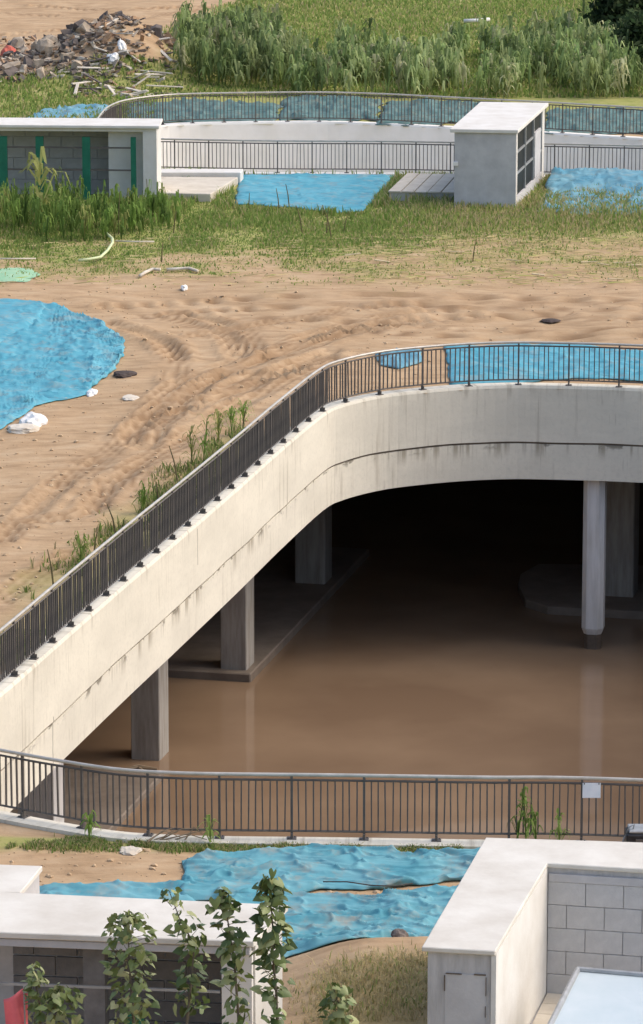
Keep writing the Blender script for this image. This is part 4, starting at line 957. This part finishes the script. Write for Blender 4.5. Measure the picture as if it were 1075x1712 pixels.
xy = np.array([P(a, b) for a, b in zip(px_, py_)]); n = len(xy); zz = G(xy[:, 0], xy[:, 1])
L3 = np.c_[r.uniform(.04, .30, n), r.uniform(.03, .10, n), r.uniform(.01, .06, n)]; a1 = r.uniform(0, np.pi, n); a2 = r.normal(0, .35, n)
cube = np.array([(i, j, k_) for k_ in (-1, 1) for i, j in ((-1, -1), (1, -1), (1, 1), (-1, 1))], float); v = cube[None] * L3[:, None] * r.uniform(.7, 1.2, (n, 8, 1))
vx = v[..., 0] * np.cos(a2)[:, None] - v[..., 2] * np.sin(a2)[:, None]; vz = v[..., 0] * np.sin(a2)[:, None] + v[..., 2] * np.cos(a2)[:, None]
V = np.stack([vx * np.cos(a1)[:, None] - v[..., 1] * np.sin(a1)[:, None] + xy[:, :1], vx * np.sin(a1)[:, None] + v[..., 1] * np.cos(a1)[:, None] + xy[:, 1:], vz + zz[:, None] + .05], -1)
T = np.array([(3, 2, 1, 0), (4, 5, 6, 7), (0, 1, 5, 4), (1, 2, 6, 5), (2, 3, 7, 6), (3, 0, 4, 7)])[None] + (np.arange(n) * 8)[:, None, None]
pal = np.array([(.40, .33, .25), (.14, .11, .09), (.52, .47, .38), (.36, .23, .14), (.24, .19, .14)])
o = np_mesh('debris', V.reshape(-1, 3), T.reshape(-1, 4), mat_attr('debris_matter', transl=0), cols=np.repeat(pal[r.integers(0, 5, n)] * r.uniform(.7, 1.2, n)[:, None], 8, 0)); o['kind'] = 'stuff'
# litter on the soil
crumple('plastic_bag', 'white crumpled bag at the near corner of the large left tarpaulin', 'bag', 55, 708, (.34, .55, .2), M['white'], .22, 6)
crumple('plastic_bag', 'flatter pinkish bag in front of the white crumpled one', 'bag', 38, 718, (.40, .45, .2), M['pale'], .13, 7)
crumple('cloth', 'dark brown cloth humped on the bare soil near the left tarpaulin', 'cloth', 208, 629, (.30, .35, .2), M['darkcloth'], .09, 8)
crumple('plastic_scrap', 'thin white scrap lying on the wheel tracks', 'scrap', 218, 670, (.22, .35, .2), M['pale'], .04, 9)
crumple('plastic_scrap', 'tiny white scrap below the edge of the left tarpaulin', 'scrap', 153, 657, (.15, .35, .2), M['white'], .08, 10)
crumple('plastic_scrap', 'small white scrap on the track below the turf', 'scrap', 308, 482, (.10, .25, .2), M['white'], .12, 11)
crumple('sheet', 'mint green sheet lying at the left end of the turf', 'sheet', 18, 461, (.85, 1.3, .2), M['mint'], .05, 12)
crumple('plank', 'dark plank end lying on the soil before the curved railing', 'plank', 920, 536, (.26, .3, .2), M['darkcloth'], .05, 13)
crumple('cloth', 'cream crumpled cloth on the soil behind the near kerb', 'cloth', 218, 1424, (.18, .25, .2), M['slab'], .05, 15)
crumple('brick', 'dark red piece of brick on the dry bank beside the enclosure', 'brick', 668, 1618, (.13, .16, .1), M['rubble_b'], .1, 16)
def strip(name, label, cat, pts, rr, m, lift=.04, flat=.4):
    b = MB(); w_ = [Vector((*P(*q), 0)) for q in pts]; w_ = [Vector((v.x, v.y, grnd(v.x, v.y) + lift)) for v in w_]; b.tube(w_, rr, 6); return tag(b.build(name, m, None, smooth=True), label, cat)
strip('hose', 'pale green hose curling through the turf', 'hose', [(132, 444), (150, 442), (168, 440), (180, 428), (188, 416), (188, 408), (180, 400), (176, 394)], .045, M['hose'], .16)
strip('strip', 'crumpled white strip at the lower edge of the turf', 'strip', [(234, 466), (244, 460), (256, 455), (268, 456)], .05, M['pale'], .08)
strip('strip', 'longer flat white strip right of the crumpled one at the turf edge', 'strip', [(278, 456), (296, 455), (316, 454), (330, 458)], .05, M['pale'], .08)
strip('pole', 'thin pale pole lying in the turf right of the hose', 'pole', [(192, 411), (225, 412), (258, 412)], .025, M['pale'], .14)
strip('pole', 'thin pale pole lying at the left end of the turf', 'pole', [(-20, 438), (20, 438), (60, 437)], .025, M['pale'], .12)
strip('board', 'white board lying in the meadow above the reeds', 'board', [(776, 46), (800, 45), (818, 44)], .09, M['white'], .3)
strip('strip', 'dark rope lying across the front tarpaulin', 'rope', [(540, 1492), (580, 1490), (620, 1496), (660, 1498), (690, 1494)], .010, M['darkcloth'], .16)
for px, py, l, a in ((985, 441, .5, .1), (1010, 444, .4, -.2), (1040, 440, .6, .1), (1062, 446, .5, .3), (860, 440, .5, -.1), (760, 426, .6, .2), (640, 441, .5, 0), (1030, 470, .5, .2), (590, 430, .5, .2), (900, 462, .4, -.3)):
    x, y = P(px, py); o = MB().box((0, 0, 0), (l, .08, .03)).build('plank', M['straw'], None, bevel=.006); o.location = (x, y, grnd(x, y) + .06); o.rotation_euler = (random.gauss(0, .1), random.gauss(0, .1), a)
    tag(o, 'pale broken lath lying in the dry turf before the curved railing', 'plank', 'laths in the dry turf')
for i in range(7):
    px = random.uniform(215, 320); x, y = P(px, 1409 + random.uniform(-3, 8)); a = random.gauss(.1, .5); l = random.uniform(.3, .9); z = grnd(x, y) + .06
    b = MB(); b.tube([(x, y, z), (x + math.cos(a) * l * .5, y + math.sin(a) * .2, z + random.uniform(.05, .2)), (x + math.cos(a) * l, y + math.sin(a) * .3, z + random.uniform(.02, .2))], [.014, .011, .006], 5)
    tag(b.build('branch', M['wood'], None), 'dry branch in the little heap behind the near railing', 'branch', 'dry branches at the near kerb')
x, y = P(238, 1291, WZ); b = MB()
b.tube([(x - .55, y, WZ + .03), (x - .1, y + .12, WZ + .1), (x + .35, y + .05, WZ + .06)], [.03, .06, .03], 6); b.tube([(x - .1, y + .1, WZ + .08), (x + .25, y - .4, WZ + .02)], [.04, .015], 6)
tag(b.build('driftwood', M['wood'], None), 'pale piece of driftwood afloat behind the near railing', 'driftwood')
# clods scattered over the soil: more than anyone would count
r = np.random.default_rng(91); V, T, C, nk = [], [], [], 0
ico = bmesh.new(); bmesh.ops.create_icosphere(ico, subdivisions=1, radius=1); iv = np.array([v.co[:] for v in ico.verts]); it = np.array([[v.index for v in f.verts] for f in ico.faces]); ico.free()
NC = 3000
px_, py_ = r.uniform(-20, 1090, NC), r.choice([0, 1], NC, p=[.86, .14]); py_ = np.where(py_ == 0, r.uniform(440, 1010, NC), r.uniform(1412, 1500, NC))
xy = np.array([P(a, b) for a, b in zip(px_, py_)]); k = ~open_at(xy[:, 0], xy[:, 1], .4); xy = xy[k]; zz = G(xy[:, 0], xy[:, 1])
sz = .015 + .05 * r.random(len(xy)) ** 4
vv = iv[None] * (sz[:, None, None] * r.uniform(.6, 1.2, (len(xy), len(iv), 1))) * np.array([1.2, 1, .7]) + np.c_[xy, zz + sz * .2][:, None]
tt = it[None] + (np.arange(len(xy)) * len(iv))[:, None, None]
o = np_mesh('clods', vv.reshape(-1, 3), tt.reshape(-1, 3), mat('clod', SOIL[1], SOIL[2], 1.0, .95)); o['kind'] = 'stuff'

# ------------------------------------------------------------------ small things at the near railing
a_, b2 = AT(974, 1309, 66.35), AT(1004, 1334, 66.35)
nrd = seg(PIT, (6.6, 66.35), (2, 66.5)); yy = float(np.interp((a_.x + b2.x) / 2, nrd[np.argsort(nrd[:, 0]), 0], nrd[np.argsort(nrd[:, 0]), 1])) - .16
a_, b2 = AT(974, 1309, yy), AT(1004, 1334, yy)
s_ = thing('notice', 'blank white sheet tied to the near railing below its handrail', 'sign', ((a_.x + b2.x) / 2, yy, a_.z))
M['paper'] = mat('laminated_paper', (.74, .78, .82), (.66, .71, .76), 5, .4)
MB().box(((a_.x + b2.x) / 2, yy, (a_.z + b2.z) / 2), (b2.x - a_.x, .008, a_.z - b2.z)).build('panel', M['paper'], s_, bevel=.002)
for q in (a_.x + .03, b2.x - .03): MB().box((q, yy + .01, a_.z - .01), (.015, .05, .03)).build('tie', M['rail'], s_)
x, y = P(1066, 1422); y = 65.6; z = grnd(x, y)
mc = thing('machine', 'black boxy machine with a bent tube handle behind the enclosure roof', 'machine', (x, y, z))
MB().box((x + .12, y, z + .30), (.70, .45, .34)).build('body', M['black'], mc, bevel=.03)
MB().box((x + .12, y, z + .50), (.62, .40, .05)).build('lid', M['metal'], mc, bevel=.015)
MB().box((x + .12, y - .235, z + .30), (.40, .02, .18)).build('grille', M['rail'], mc)
MB().tube([(x - .30, y - .1, z + .02), (x - .27, y - .1, z + .35), (x - .18, y - .1, z + .56), (x - .10, y - .1, z + .60), (x - .12, y - .1, z + .50)], .018, 6).build('handle', M['metal'], mc)
for q in (-.15, .4): MB().box((x + q, y, z + .07), (.06, .3, .16)).build('foot', M['rail'], mc)
p0 = AT(40, 1655, 52.75); z0 = grnd(p0.x, 52.75)
fg = thing('flag', 'pink cloth flag on a thin pole at the lower left corner', 'flag', (p0.x, 52.75, z0))
MB().tube([(p0.x + .03, 52.75, z0), (p0.x, 52.75, p0.z + .05)], .012, 6).build('pole', M['metal'], fg)
V, T = [], []; c = [AT(46, 1650, 52.75), AT(6, 1672, 52.75), AT(10, 1728, 52.75), AT(46, 1725, 52.75)]
for i in range(9):
    for j in range(9):
        u_, v_ = i / 8, j / 8; q = c[0].lerp(c[1], u_).lerp(c[3].lerp(c[2], u_), v_); V.append((q.x, q.y + .05 * math.sin(u_ * 7 + v_ * 2), q.z))
        if i < 8 and j < 8: k = i * 9 + j; T.append((k, k + 1, k + 10, k + 9))
o = np_mesh('cloth', np.array(V), np.array(T), M['pink'], parent=fg, smooth=True); o.modifiers.new('thick', 'SOLIDIFY').thickness = .006
